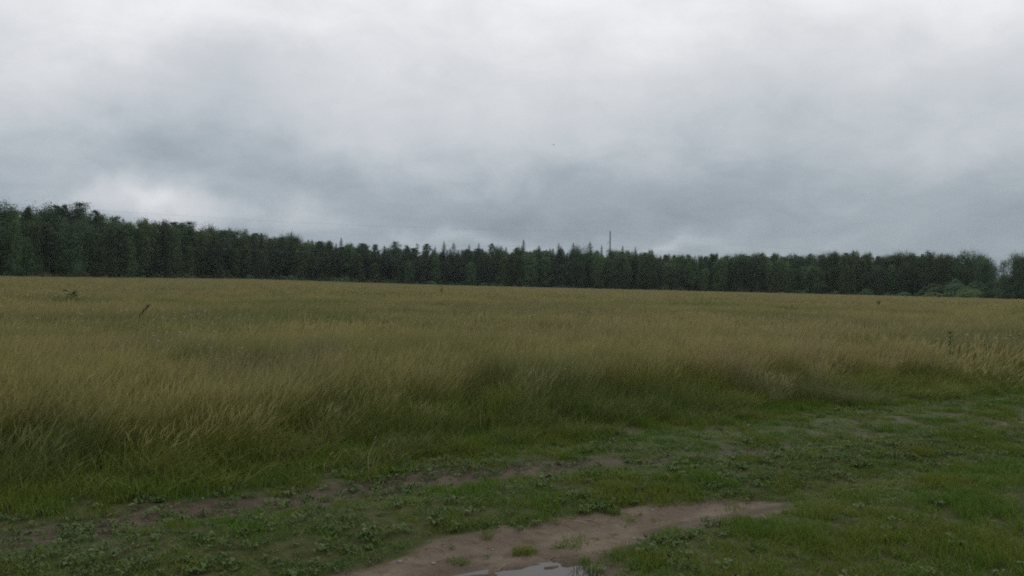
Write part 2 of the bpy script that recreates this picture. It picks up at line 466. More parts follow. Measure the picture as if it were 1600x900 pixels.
M_BIRD = mat_plain('bird_feathers', (0.05, 0.05, 0.055), (0.09, 0.09, 0.095), 20, 0.8)

def mat_water():
    m, b = material('puddle_water')
    pos = b.n('ShaderNodeNewGeometry').outputs['Position']
    n = b.noise(pos, 9.0, 2, 0.5)
    out = b.n('ShaderNodeOutputMaterial'); pr = b.n('ShaderNodeBsdfPrincipled')
    pr.inputs['Base Color'].default_value = (0.028, 0.023, 0.018, 1)
    pr.inputs['Roughness'].default_value = 0.03; pr.inputs['IOR'].default_value = 1.33
    bn = b.n('ShaderNodeBump'); b.put(bn.inputs['Height'], n); bn.inputs['Distance'].default_value = 0.0012
    b.t.links.new(bn.outputs[0], pr.inputs['Normal']); b.t.links.new(pr.outputs[0], out.inputs[0])
    return m
M_WATER = mat_water()

# ------------------------------------------------------------------ ground: one sheet, fine near the track, out to the horizon
def axis(a, b_, step, lo, hi, k=1.13):
    core = list(np.arange(a, b_ + 1e-6, step))
    st = step; v = b_; up = []
    while v < hi: st *= k; v += st; up.append(v)
    st = step; v = a; dn = []
    while v > lo: st *= k; v -= st; dn.append(v)
    return np.array(dn[::-1] + core + up)
gx = axis(-5.5, 10.0, 0.045, -1300, 1300, 1.06)
gy = axis(3.2, 11.5, 0.040, -400, 1500, 1.06)
GX, GY = np.meshgrid(gx, gy)
fx_, fy_ = GX.ravel(), GY.ravel()
GZ = ground_z(fx_, fy_)
dm = dirt_mask(fx_, fy_)
GZ = GZ + dm * 0.020 * (fbm(fx_ * 12, fy_ * 12, 91, 3) - 0.5) * (np.hypot(fx_, fy_) < 25)
S_, P_ = sp(fx_, fy_)
nn = fbm(fx_ * 1.7, fy_ * 1.7, 101, 4)
wetm = np.clip(np.exp(-((S_ - 2.35) / 0.95) ** 2 - ((P_ - 3.68) / 0.42) ** 2) * 1.5 + 1.2 * (nn - 0.5) * 0.6, 0, 1)
wetm = np.maximum(wetm, sstep(0.42, 0.62, np.exp(-((S_ - 4.25) / 0.85) ** 2 - ((P_ - 4.22) / 0.13) ** 2) + 0.4 * (nn - 0.5)) * 0.75)
wetm = np.maximum(wetm, 0.95 * sstep(5.3, 5.6, P_) * (0.55 + 0.8 * nn))
meadow = sstep(0.0, 1.2, P_ - grass_edge(S_))
nx, ny = len(gx), len(gy)
I = (np.arange(ny - 1)[:, None] * nx + np.arange(nx - 1)[None]).ravel()
quads = np.stack([I, I + 1, I + nx + 1, I + nx], -1)
me = mesh_from('ground', np.stack([fx_, fy_, GZ], -1), quads, M_GROUND, True,
               {'cover': np.stack([dm, np.clip(wetm, 0, 1), meadow], -1)})
tag(new_obj('ground', me), kind='structure')

# puddle in the near rut
WATER_Z = float(ground_z(*xy(2.35, 3.72))) + 0.030
th = np.linspace(0, 2 * np.pi, 72, endpoint=False)
rr = 1.0 + 0.08 * np.sin(3 * th + 1) + 0.05 * np.sin(5 * th)
ps, pp = 2.30 + 1.15 * rr * np.cos(th), 3.70 + 0.40 * rr * np.sin(th)
px_, py_ = xy(ps, pp)
V = np.vstack([np.stack([px_, py_, np.full(72, WATER_Z)], -1), [[*xy(2.3, 3.7), WATER_Z]]])
me = mesh_from('puddle_water', V, [[[i, (i + 1) % 72, 72] for i in range(72)]], M_WATER, True)
tag(new_obj('puddle_water', me), kind='structure')

# ------------------------------------------------------------------ plant meshes
def blades(n, root_r, h, w, lean=(0.0, 0.0), spread=0.25, seg=4, curl=0.3, head=0.0, head_w=0.015, rs=None, hjit=0.35, zdrop=0.0):
    """ribbons growing from a disc; lean is a common bend in the wind"""
    rs = rs or rng
    a = rs.uniform(0, 2 * np.pi, n); rad = root_r * np.sqrt(rs.uniform(0, 1, n))
    base = np.stack([rad * np.cos(a), rad * np.sin(a), np.full(n, -0.02 - zdrop)], -1)
    H = h * (1 - hjit * rs.uniform(0, 1, n) ** 1.3)
    da = rs.uniform(0, 2 * np.pi, n)
    amt = spread * rs.uniform(0.2, 1.0, n)
    D = np.stack([np.cos(da) * amt + lean[0] * rs.uniform(0.6, 1.4, n), np.sin(da) * amt + lean[1]], -1)
    C = curl * rs.uniform(0.3, 1.2, n)
    fa = rs.uniform(0, np.pi, n)
    side = np.stack([np.cos(fa), np.sin(fa), np.zeros(n)], -1)
    isH = rs.uniform(0, 1, n) < head
    u = np.linspace(0, 1, seg + 1)
    wprof = np.where(isH[:, None], 0.45, 1.0) * np.interp(u, [0, 0.5, 0.85, 1.0], [0.7, 1.0, 0.6, 0.04])[None]
    W = w * wprof * rs.uniform(0.7, 1.3, n)[:, None]
    hp = np.interp(u, [0, 0.70, 0.76, 0.86, 1.0], [0, 0, 0.8, 1.0, 0.05])
    W = np.where(isH[:, None], np.maximum(W, head_w * hp[None] * rs.uniform(0.6, 1.3, n)[:, None]), W)
    bend = u[None] + C[:, None] * u[None] ** 2.5
    cx = base[:, None, :2] + D[:, None, :] * (H[:, None] * bend * u[None])[..., None]
    cz = base[:, 2:3] + H[:, None] * (u[None] - 0.28 * C[:, None] * u[None] ** 3)
    c = np.concatenate([cx, cz[..., None]], -1)
    L = c - side[:, None] * W[..., None] / 2; Rr = c + side[:, None] * W[..., None] / 2
    V = np.stack([L, Rr], 2).reshape(-1, 3)
    k = seg + 1
    i = (np.arange(n)[:, None] * k + np.arange(seg)[None]).ravel() * 2
    F = np.stack([i, i + 1, i + 3, i + 2], -1)
    rd = rs.uniform(0, 1, n)
    A = np.stack([np.broadcast_to(u[None] , (n, k)), np.broadcast_to(rd[:, None], (n, k)), isH[:, None] * (hp[None] > 0.3) * 1.0], -1)
    A = np.repeat(A[:, :, None], 2, 2).reshape(-1, 3)
    return V, F, A

def leaves(n, root_r, length, width, rise=0.35, rs=None, seg=4, rand_base=False):
    """broad oval leaves, folded along the rib, spreading outwards"""
    rs = rs or rng
    a = rs.uniform(0, 2 * np.pi, n)
    rad = root_r * np.sqrt(rs.uniform(0, 1, n)) if rand_base else np.full(n, root_r)
    ba = rs.uniform(0, 2 * np.pi, n)
    base = np.stack([rad * np.cos(ba), rad * np.sin(ba), np.zeros(n)], -1)
    d = np.stack([np.cos(a), np.sin(a), np.zeros(n)], -1); sd_ = np.stack([-np.sin(a), np.cos(a), np.zeros(n)], -1)
    L = length * rs.uniform(0.55, 1.15, n); W = width * rs.uniform(0.7, 1.2, n); ris = rise * rs.uniform(0.4, 1.5, n)
    u = np.linspace(0, 1, seg + 1)
    wp = np.interp(u, [0, 0.25, 0.45, 0.75, 1], [0.08, 0.35, 1.0, 0.85, 0.05])
    z = np.sin(u * 2.3)[None] * ris[:, None] * L[:, None] + 0.005
    c = base[:, None] + d[:, None] * (L[:, None] * u[None])[..., None] + np.array([0, 0, 1.0]) * z[..., None]
    tw = rs.uniform(-0.5, 0.5, n)
    off = sd_[:, None] * (W[:, None] * wp[None] / 2)[..., None]
    up = np.array([0, 0, 1.0]) * (W[:, None] * wp[None] * 0.18)[..., None]
    tz = np.array([0, 0, 1.0]) * (W[:, None] * wp[None] * 0.5 * tw[:, None])[..., None]
    V = np.stack([c - off + up - tz, c, c + off + up + tz], 2).reshape(-1, 3)
    k = seg + 1
    i = (np.arange(n)[:, None] * k + np.arange(seg)[None]).ravel() * 3
    F = np.vstack([np.stack([i, i + 1, i + 4, i + 3], -1), np.stack([i + 1, i + 2, i + 5, i + 4], -1)])
    rd = rs.uniform(0, 0.92, n)
    A = np.stack([np.full((n, k), 0.8), np.broadcast_to(rd[:, None], (n, k)), np.zeros((n, k))], -1)
    A = np.repeat(A[:, :, None], 3, 2).reshape(-1, 3)
    return V, F, A

def join(parts):
    V = []; F = []; A = []; n = 0
    for v, f, a in parts:
        V.append(v); F.append(f + n); A.append(a); n += len(v)
    return np.vstack(V), np.vstack(F), np.vstack(A)

def blade_mesh(name, parts, mat):
    V, F, A = join(parts)
    return mesh_from(name, V, F, mat, False, {'blade': A})

def scatter(name, pts, rot, scl, idx, protos, label, cat):
    """one object of uncountable small plants: points carrying instanced meshes"""
    pts = np.asarray(pts, np.float32)
    me_ = bpy.data.meshes.new(name)
    me_.vertices.add(len(pts)); me_.vertices.foreach_set('co', pts.ravel())
    for k, a in (('rot', rot), ('scl', scl)):
        at = me_.attributes.new(k, 'FLOAT_VECTOR', 'POINT'); at.data.foreach_set('vector', np.asarray(a, np.float32).ravel())
    at = me_.attributes.new('idx', 'INT', 'POINT'); at.data.foreach_set('value', np.asarray(idx, np.int32))
    src = bpy.data.collections.new(name + '_kinds')
    for i, pm in enumerate(protos):
        src.objects.link(bpy.data.objects.new('%s_kind_%02d' % (name, i), pm))
    ng = bpy.data.node_groups.new(name + '_scatter', 'GeometryNodeTree')
    ng.interface.new_socket('Geometry', in_out='INPUT', socket_type='NodeSocketGeometry')
    ng.interface.new_socket('Geometry', in_out='OUTPUT', socket_type='NodeSocketGeometry')
    N = ng.nodes; Lk = ng.links
    gi = N.new('NodeGroupInput'); go = N.new('NodeGroupOutput')
    ci = N.new('GeometryNodeCollectionInfo'); ci.inputs['Collection'].default_value = src
    ci.inputs['Separate Children'].default_value = True; ci.inputs['Reset Children'].default_value = True
    ip = N.new('GeometryNodeInstanceOnPoints'); ip.inputs['Pick Instance'].default_value = True
    def na(k, t):
        q = N.new('GeometryNodeInputNamedAttribute'); q.data_type = t; q.inputs['Name'].default_value = k
        return [o_ for o_ in q.outputs if o_.enabled and o_.name == 'Attribute'][0]
    Lk.new(gi.outputs[0], ip.inputs['Points']); Lk.new(ci.outputs[0], ip.inputs['Instance'])
    Lk.new(na('idx', 'INT'), ip.inputs['Instance Index'])
    Lk.new(na('rot', 'FLOAT_VECTOR'), ip.inputs['Rotation']); Lk.new(na('scl', 'FLOAT_VECTOR'), ip.inputs['Scale'])
    Lk.new(ip.outputs[0], go.inputs[0])
    o = new_obj(name, me_)
    md = o.modifiers.new('scatter', 'NODES'); md.node_group = ng
    return tag(o, label, cat, kind='stuff')

# ------------------------------------------------------------------ tall meadow grass
def tall_clump(seed, n, r, h, w, head_w, seg=5):
    rs = np.random.default_rng(seed)
    return blade_mesh('tall_grass_clump', [
        blades(int(n * 0.50), r, h * 0.72, w * 1.25, (0.08, 0.02), 0.50, seg, 0.5, rs=rs, hjit=0.6),
        blades(int(n * 0.42), r, h, w * 0.7, (0.12, 0.02), 0.24, seg + 2, 0.38, head=0.85, head_w=head_w, rs=rs, hjit=0.35),
        blades(int(n * 0.08), r, h * 0.8, w * 0.7, (0.3, 0.0), 0.9, seg, 0.9, rs=rs, hjit=0.5)], M_TALL)
def edge_clump(seed, n, r, h, w):
    rs = np.random.default_rng(seed)
    V, F, A = join([blades(int(n * .8), r, h, w, (0.06, 0), 0.40, 4, 0.5, rs=rs, hjit=0.6), blades(int(n * .2), r, h * 1.25, w * .7, (0.1, 0), 0.3, 5, 0.5, rs=rs, hjit=0.5)])
    A[:, 0] *= 0.55
    return mesh_from('green_grass_clump', V, F, M_TALL, False, {'blade': A})
near_p = [tall_clump(100 + i, 230, 0.26, 0.86, 0.0033, 0.0066) for i in range(6)] + [edge_clump(150 + i, 190, 0.26, 0.52, 0.0042) for i in range(4)]
mid_p = [tall_clump(200 + i, 170, 0.55, 0.86, 0.0095, 0.019, 4) for i in range(4)]
far_p = [tall_clump(300 + i, 110, 1.7, 0.84, 0.050, 0.085, 3) for i in range(4)]

def polar_pts(r0, r1, dens, tmin=-0.86, tmax=0.86):
    a0, a1 = math.atan(tmin), math.atan(tmax)
    n = int(dens * 0.5 * (a1 - a0) * (r1 * r1 - r0 * r0))
    r = np.sqrt(rng.uniform(r0 * r0, r1 * r1, n)); a = rng.uniform(a0, a1, n)
    return r * np.sin(a), r * np.cos(a)

def tall_scatter(name, x, y, protos, label, smin=0.8, smax=1.15, beyond=False):
    s, p = sp(x, y)
    e = p - grass_edge(s)
    keep = (e > 0) & (y < forest_r(np.clip(x / np.maximum(y, 1), -.8, .8)) - 2)
    keep &= rng.uniform(0, 1, len(x)) < np.clip(0.35 + e * 0.9, 0, 1)
    x, y, e = x[keep], y[keep], e[keep]
    hn = 0.80 + 0.42 * fbm(x / 3.1, y / 2.3, 131, 3)
    # flattened and taller patches
    hs = (0.36 + 0.64 * sstep(0.0, 1.5, e + 0.35 * (fbm(x * 1.1, y * 1.1, 141, 2) - 0.5))) * hn
    k = rng.uniform(smin, smax, len(x))
    wd = fbm(x / 2.2, y / 2.0, 151, 2) - 0.5
    rot = np.stack([rng.normal(0, 0.09, len(x)), 0.03 + 0.20 * wd + rng.normal(0, 0.10, len(x)), rng.normal(0, 0.45, len(x))], -1)
    scl = np.stack([k, k, k * hs], -1)
    pts = np.stack([x, y, ground_z(x, y)], -1)
    idx = rng.integers(0, min(len(protos), 6), len(x))
    if len(protos) > 6:                       # lusher, headless grass along the edge and in patches
        gr = e + 1.6 * (fbm(x * 0.8, y * 0.8, 145, 3) - 0.5) + rng.normal(0, 0.35, len(x)) < 1.45
        idx = np.where(gr, rng.integers(6, len(protos), len(x)), idx)
    return scatter(name, pts, rot, scl, idx, protos, label, 'grass')

x1, y1 = polar_pts(4.8, 17, 17.0)
tall_scatter('tall_meadow_grass', x1, y1, near_p, 'tall uncut meadow grass leaning in the wind just beyond the dirt track')
x2, y2 = polar_pts(16, 60, 3.6)
tall_scatter('meadow_grass', x2, y2, mid_p, 'tan and olive meadow grass in the middle of the field')
x3, y3 = polar_pts(57, 425, 0.42)
tall_scatter('distant_meadow_grass', x3, y3, far_p, 'distant straw coloured grass of the field in front of the forest')

# ------------------------------------------------------------------ low turf and broad leaved plants on the track
def turf_clump(seed, n=70, r=0.11, h=0.075):
    rs = np.random.default_rng(seed)
    return blade_mesh('turf_clump', [blades(n, r, h, 0.0038, (0.05, 0), 0.75, 3, 0.6, rs=rs, hjit=0.7)], M_TURF)
turf_p = [turf_clump(400 + i, 84, 0.10, 0.070) for i in range(6)]
def low_pts(dens):
    """points on the track and verge, denser where the photo looks closest"""
    A = [(-6.5, 3.0, 13.5, 9.0, dens), (1.5, 9.0, 13.5, 16.5, dens * 0.75), (-14, 1.5, -6.5, 12.5, dens * 0.3), (13.5, 4, 24, 22, dens * 0.35), (-6.5, -1.0, 13.5, 3.0, dens * 0.3)]
    X = []; Y = []
    for a, b_, c, d, q in A:
        n = int((c - a) * (d - b_) * q)
        X.append(rng.uniform(a, c, n)); Y.append(rng.uniform(b_, d, n))
    X = np.concatenate(X); Y = np.concatenate(Y)
    s, p = sp(X, Y)
    k = p < grass_edge(s) + 0.9
    return X[k], Y[k]

X, Y = low_pts(120)
s, p = sp(X, Y)
dmask = dirt_mask(X, Y)
n = fbm(X * 1.6, Y * 1.6, 161, 4)
# cover: full on the verge and right hand side, leafy and thinner on the middle strip at the left
cov = np.clip((1 - dmask) ** 1.2 + 0.5 * (fbm(X * 9, Y * 9, 163, 3) - 0.5), 0.012, 1)
thin = sstep(4.0, 0.5, s) * sstep(3.2, 4.6, p)
cov *= 1 - 0.45 * thin
cov *= np.clip(-0.25 + 2.6 * fbm(X * 3.0, Y * 3.0, 165, 3), 0.10, 1)
wz = ground_z(X, Y)
pud = (s > 0.3) & (s < 3.7) & (p < 4.2) & (p > 3.1)
keep = (rng.uniform(0, 1, len(X)) < cov) & ((wz > WATER_Z + 0.004) | ~pud)
X, Y, s, p, n = X[keep], Y[keep], s[keep], p[keep], n[keep]
hgt = 0.25 + 3.2 * fbm(X * 3.6, Y * 3.6, 171, 3) ** 2.4 + 1.9 * sstep(-0.35, 0.3, p - grass_edge(s)) + 0.35 * sstep(4.2, 3.4, p)
k = rng.uniform(0.8, 1.25, len(X))
scatter('short_grass', np.stack([X, Y, ground_z(X, Y)], -1),
        np.stack([rng.normal(0, 0.08, len(X)), rng.normal(0.05, 0.08, len(X)), rng.uniform(0, 6.28, len(X))], -1),
        np.stack([k, k, k * hgt], -1), rng.integers(0, 6, len(X)), turf_p,
        'short green grass growing on the dirt track and its verge', 'grass')

def rosette(seed, n=7, L=0.062, W=0.036):
    rs = np.random.default_rng(seed)
    return blade_mesh('weed_rosette', [leaves(n, 0.006, L, W, 0.45, rs)], M_WEED)
def clover(seed):
    rs = np.random.default_rng(seed)
    return blade_mesh('clover_patch', [leaves(26, 0.075, 0.026, 0.022, 0.9, rs, 3, True)], M_WEED)
weed_p = [rosette(500 + i, 6 + i % 4, 0.036 + 0.009 * (i % 3), 0.021 + 0.004 * (i % 2)) for i in range(6)] + [clover(520 + i) for i in range(3)]
X, Y = low_pts(190)
s, p = sp(X, Y)
dmask = dirt_mask(X, Y)
n = fbm(X * 1.1, Y * 1.1, 181, 4)
leafy = np.exp(-((p - 5.15) / 0.75) ** 2) * 0.8 * sstep(9, 3.5, s) + 0.75 * sstep(0.50, 0.58, n) + 0.35 * np.exp(-((p - 6.7) / 0.4) ** 2) + 0.12
cov = leafy * (1 - 0.93 * dmask) * np.clip(0.2 + 1.6 * (n - 0.25), 0, 1) * (1 - 0.5 * sstep(7, 14, s))
cov = (0.72 - 0.15 * sstep(3, 0, s)) * cov + 0.45 * (dmask > 0.3) * (p > 5.2) * (n > 0.42) + 0.07 * (dmask > 0.3) * (p > 5.2)
pud = (s > 0.3) & (s < 3.7) & (p < 4.2) & (p > 3.1)
keep = (rng.uniform(0, 1, len(X)) < cov) & ((ground_z(X, Y) > WATER_Z + 0.006) | ~pud) & (p < grass_edge(s) + 0.35)
X, Y = X[keep], Y[keep]
k = 0.40 + 0.90 * rng.uniform(0, 1, len(X)) ** 2.2
scatter('broad_leaf_weeds', np.stack([X, Y, ground_z(X, Y) + 0.006], -1),
        np.stack([rng.normal(0, 0.12, len(X)), rng.normal(0, 0.12, len(X)), rng.uniform(0, 6.28, len(X))], -1),
        np.stack([k, k, k], -1), rng.integers(0, 9, len(X)), weed_p,
        'low broad leaved weeds and clover matted over the track', 'weeds')

# crumbs of soil and bits of dead grass on the bare ground
def clod(seed):
    rs = np.random.default_rng(seed); a = Acc()
    V = np.array([[1, 0, 0], [.3, .9, 0], [-.8, .6, 0], [-.8, -.6, 0], [.3, -.95, 0], [0.1, 0, .75], [.5, .3, .5], [-.4, -.2, .6]]) * rs.uniform(.7, 1.2, (8, 3))
    a.add(V * .5, [[0, 1, 6], [1, 2, 7], [2, 3, 7], [3, 4, 7], [4, 0, 6], [1, 5, 6], [4, 6, 5], [4, 5, 7], [1, 7, 5]])
    return a.mesh('soil_clod', M_CLOD)
def straw_bit(seed):
    rs = np.random.default_rng(seed); a = Acc()
    u = np.linspace(-.5, .5, 5); y = rs.normal(0, .12) * u ** 2 * 4
    a.tube(np.stack([u * 7, y, np.full(5, .12)], -1), np.full(5, .10), 4)
    return a.mesh('straw_bit', M_STRAW)
cp = [clod(540 + i) for i in range(5)] + [straw_bit(550 + i) for i in range(3)]
n_ = 26000
cs = rng.uniform(-3.5, 9, n_); cpp = np.where(rng.uniform(0, 1, n_) < .6, rng.normal(4.35, .35, n_), rng.normal(6.0, .4, n_))
X, Y = xy(cs, cpp)
kp = (dirt_mask(X, Y) > 0.35) & (ground_z(X, Y) > WATER_Z + 0.002) & (rng.uniform(0, 1, n_) < 0.25 + fbm(X * 4, Y * 4, 191, 3))
X, Y = X[kp], Y[kp]
k = 0.005 + 0.020 * rng.uniform(0, 1, len(X)) ** 4
scatter('soil_crumbs', np.stack([X, Y, ground_z(X, Y) + 0.001], -1), np.stack([np.zeros(len(X)), np.zeros(len(X)), rng.uniform(0, 6.28, len(X))], -1),
        np.stack([k, k, k], -1), np.where(rng.uniform(0, 1, len(X)) < .93, rng.integers(0, 5, len(X)), rng.integers(5, 8, len(X))), cp, 'crumbs of soil and bits of dead grass on the bare ruts', 'soil crumbs')

# ------------------------------------------------------------------ white flower heads over the meadow
def umbel(seed, r=0.035, n=14):
    rs = np.random.default_rng(seed); a = Acc()
    a.tube([(0, 0, -0.45), (0.05, 0, -0.2), (0.09, 0, -0.005)], [0.002, 0.002, 0.0015], 4)
    for i in range(n):
        q = r * math.sqrt(rs.uniform(0, 1)); t = rs.uniform(0, 6.28); z = 0.012 - q * 0.25 + rs.uniform(-.003, .003)
        c = np.array([0.09 + q * math.cos(t), q * math.sin(t), z]); e = 0.006 * rs.uniform(.7, 1.3)
        V = c + e * np.array([[1, 0, 0], [0, 1, 0], [-1, 0, 0], [0, -1, 0], [0, 0, 1.0], [0, 0, -1.0]])
        a.add(V, [[0, 1, 4], [1, 2, 4], [2, 3, 4], [3, 0, 4], [1, 0, 5], [2, 1, 5], [3, 2, 5], [0, 3, 5]])
    return a.mesh('white_flower_head', M_PETAL)
flower_p = [umbel(600 + i) for i in range(4)]
# where the photograph shows loose drifts of them
drifts = [(20, 465, 26, 8, 34), (150, 500, 120, 18, 18), (310, 528, 60, 26, 70), (330, 500, 60, 14, 26), (420, 525, 60, 20, 24), (530, 515, 40, 14, 16),
          (700, 500, 120, 30, 22), (950, 480, 160, 25, 26), (1120, 480, 60, 16, 14), (1250, 505, 80, 20, 12), (900, 540, 260, 22, 22), (560, 470, 60, 15, 14)]
P = []
for cx_, cy_, sx_, sy_, n_ in drifts:
    for _ in range(n_):
        q = hit(rng.normal(cx_, sx_), min(max(rng.normal(cy_, sy_), 458), 620), 0.72)
        P.append((q[0], q[1], q[2] + 0.72 + rng.uniform(-0.05, 0.10)))
P = np.array(P); k = rng.uniform(0.45, 1.0, len(P)) * np.clip(np.hypot(P[:, 0], P[:, 1]) / 20, 0.4, 1.5)
scatter('white_wildflowers', P, np.stack([rng.normal(0, .15, len(P)), rng.normal(.1, .15, len(P)), rng.normal(0, .6, len(P))], -1),
        np.stack([k, k, k], -1), rng.integers(0, 4, len(P)), flower_p, 'tiny white wildflower heads sprinkled through the meadow grass', 'wildflowers')

# ------------------------------------------------------------------ trees
def quad_leaves(C, N_, size, aspect, rs):
    """leaf clumps: bent quads at centres C facing N_"""
    n = len(C)
    N_ = N_ / (np.linalg.norm(N_, axis=1)[:, None] + 1e-9)
    r_ = rs.normal(0, 1, (n, 3)); a = np.cross(N_, r_); a /= np.linalg.norm(a, axis=1)[:, None] + 1e-9
    c = np.cross(N_, a)
    s_ = size * rs.uniform(0.6, 1.35, n)[:, None]
    p0 = C - a * s_ * 0.5; p2 = C + a * s_ * 0.5
    p1 = C + c * s_ * 0.5 * aspect + N_ * s_ * 0.12; p3 = C - c * s_ * 0.5 * aspect + N_ * s_ * 0.12
    V = np.stack([p0, p1, p2, p3], 1).reshape(-1, 3)
    i = np.arange(n)[:, None] * 4
    F = np.hstack([i, i + 1, i + 2, i + 3])
    return V, F

def crown_mesh(name, C, N_, size, aspect, mat, rs, tint=None):
    V, F = quad_leaves(C, N_, size, aspect, rs)
    t = rs.uniform(0, 1, len(C)) if tint is None else np.clip(tint + rs.normal(0, 0.15, len(C)), 0, 1)
    return mesh_from(name, V, F, mat, False, {'leafrand': np.repeat(t, 4)})

def trunk_acc(h, r, rs, bend=0.03, limbs=(), sides=7):
    a = Acc()
    u = np.linspace(0, 1, 9)
    bx_ = rs.normal(0, bend * h); by_ = rs.normal(0, bend * h)
    path = np.stack([bx_ * u ** 2, by_ * u ** 2, -0.4 + u * (h + 0.4)], -1)
    a.tube(path, r * (1.04 - u) ** 0.9 * np.where(u == 0, 1.25, 1.0) + 0.006, sides)
    for (uz, ln, ang, up) in limbs:
        b0 = np.array([bx_ * uz ** 2, by_ * uz ** 2, uz * h])
        d = np.array([math.cos(ang), math.sin(ang), up])
        v = np.linspace(0, 1, 4)[:, None]
        pth = b0 + d * ln * v + np.array([0, 0, 0.15 * ln]) * v ** 2
        a.tube(pth, r * 0.33 * (1.1 - v[:, 0]) + 0.008, 5)
    return a, (bx_, by_)

def make_birch(seed, h=18.0, wide=1.0, mat=None, bark=None, nleaf=7500, base=0.20, dome=False):
    rs = np.random.default_rng(seed)
    nb = 46
    cl = []
    limbs = []
    for i in range(nb):
        u = base + (0.955 - base) * ((i + rs.uniform(0, 1)) / nb)
        v = (u - base) / (1 - base)
        prof = (1 - min(1, abs(2 * v - 0.85) / 1.16) ** 2.2) ** 0.55 * rs.uniform(0.7, 1.1) if dome else min(1, v / 0.22) ** 0.5 * (1 - v) ** 0.55 * 1.08
        rad = wide * 3.1 * prof * rs.uniform(0.45, 1.15)
        a = i * 2.4 + rs.uniform(-.6, .6)
        cl.append((rad * math.cos(a), rad * math.sin(a), u * h, 0.42 * wide + 0.28 * rad / 2.7))
        if i % 3 == 0: limbs.append((max(0.1, u - 0.06), rad * 0.9, a, 0.7))
    for i in range(8):
        u = base + 0.05 + (0.9 - base) * i / 8
        cl.append((rs.normal(0, .3), rs.normal(0, .3), u * h, (1.25 - 0.9 * i / 8) * wide))
    ta, (bx_, by_) = trunk_acc(h * 0.94, 0.15 * h / 18, rs, 0.02, limbs)
    C = []; NN = []; per = nleaf // len(cl); tint = []
    for (x, y, z, sg) in cl:
        q = rs.normal(0, 1, (per, 3)) * np.array([sg, sg, sg * 1.15])
        q[:, 2] -= 0.25 * np.abs(q[:, 0]) + 0.25 * np.abs(q[:, 1])
        C.append(q + np.array([x + bx_ * (z / h) ** 2, y + by_ * (z / h) ** 2, z])); tint += [rs.uniform(0.1, 0.9)] * per
        NN.append(q / sg + np.array([x, y, 0]) / 3.0 + np.array([0, 0, 0.35]) + rs.normal(0, 0.55, q.shape))
    C = np.vstack(C); N_ = np.vstack(NN)
    cr = crown_mesh('crown', C, N_, 0.28, 0.8, mat or M_BIRCH, rs, np.array(tint))
    return ta.mesh('trunk', bark or M_BIRCHBARK, True), cr, h

def make_spruce(seed, h=20.0, R0=2.4, ragged=0.25):
    rs = np.random.default_rng(seed)
    C = []; N_ = []; limbs = []
    z = 0.06 * h
    while z < h - 0.25:
        u = z / h
        Rr = R0 * min(1.0, 1.6 * (1 - u) ** 0.80) + 0.12
        nb = max(4, int(5 + 5 * (1 - u)))
        a0 = rs.uniform(0, 6.28)
        for k in range(nb):
            a = a0 + k * 6.283 / nb + rs.uniform(-.2, .2)
            L = Rr * rs.uniform(1 - ragged * 1.2, 1.12)
            if k == 0 and rs.uniform() < 0.5: limbs.append((u, L * 0.8, a, -0.15))
            m_ = max(3, int(L / 0.13))
            t_ = (np.arange(m_) + rs.uniform(0, 1, m_)) / m_
            t_ = t_ ** 0.8; d = L * t_
            drop = -0.32 * d + 0.10 * d ** 2 / max(L, .3)
            lat = rs.normal(0, 0.26, m_) * (0.3 + t_) * min(1.0, 0.3 + L / 1.5)
            C.append(np.stack([d * math.cos(a) - lat * math.sin(a), d * math.sin(a) + lat * math.cos(a), z + drop + rs.normal(0, .08, m_)], -1))
            N_.append(np.stack([0.5 * math.cos(a) + rs.normal(0, .35, m_), 0.5 * math.sin(a) + rs.normal(0, .35, m_), np.full(m_, 0.9)], -1))
        z += 0.30 + 0.16 * (1 - u) + rs.uniform(0, 0.1)
    m_ = 14
    C.append(np.stack([rs.normal(0, .05, m_), rs.normal(0, .05, m_), h - rs.uniform(0, 1.3, m_)], -1)); N_.append(rs.normal(0, 1, (m_, 3)))
    C = np.vstack(C); N_ = np.vstack(N_)
    ta, _ = trunk_acc(h * 0.99, 0.19 * h / 20, rs, 0.0, limbs)
    cr = crown_mesh('crown', C, N_, 0.34, 0.75, M_SPRUCE, rs)
    return ta.mesh('trunk', M_BARK, True), cr, h

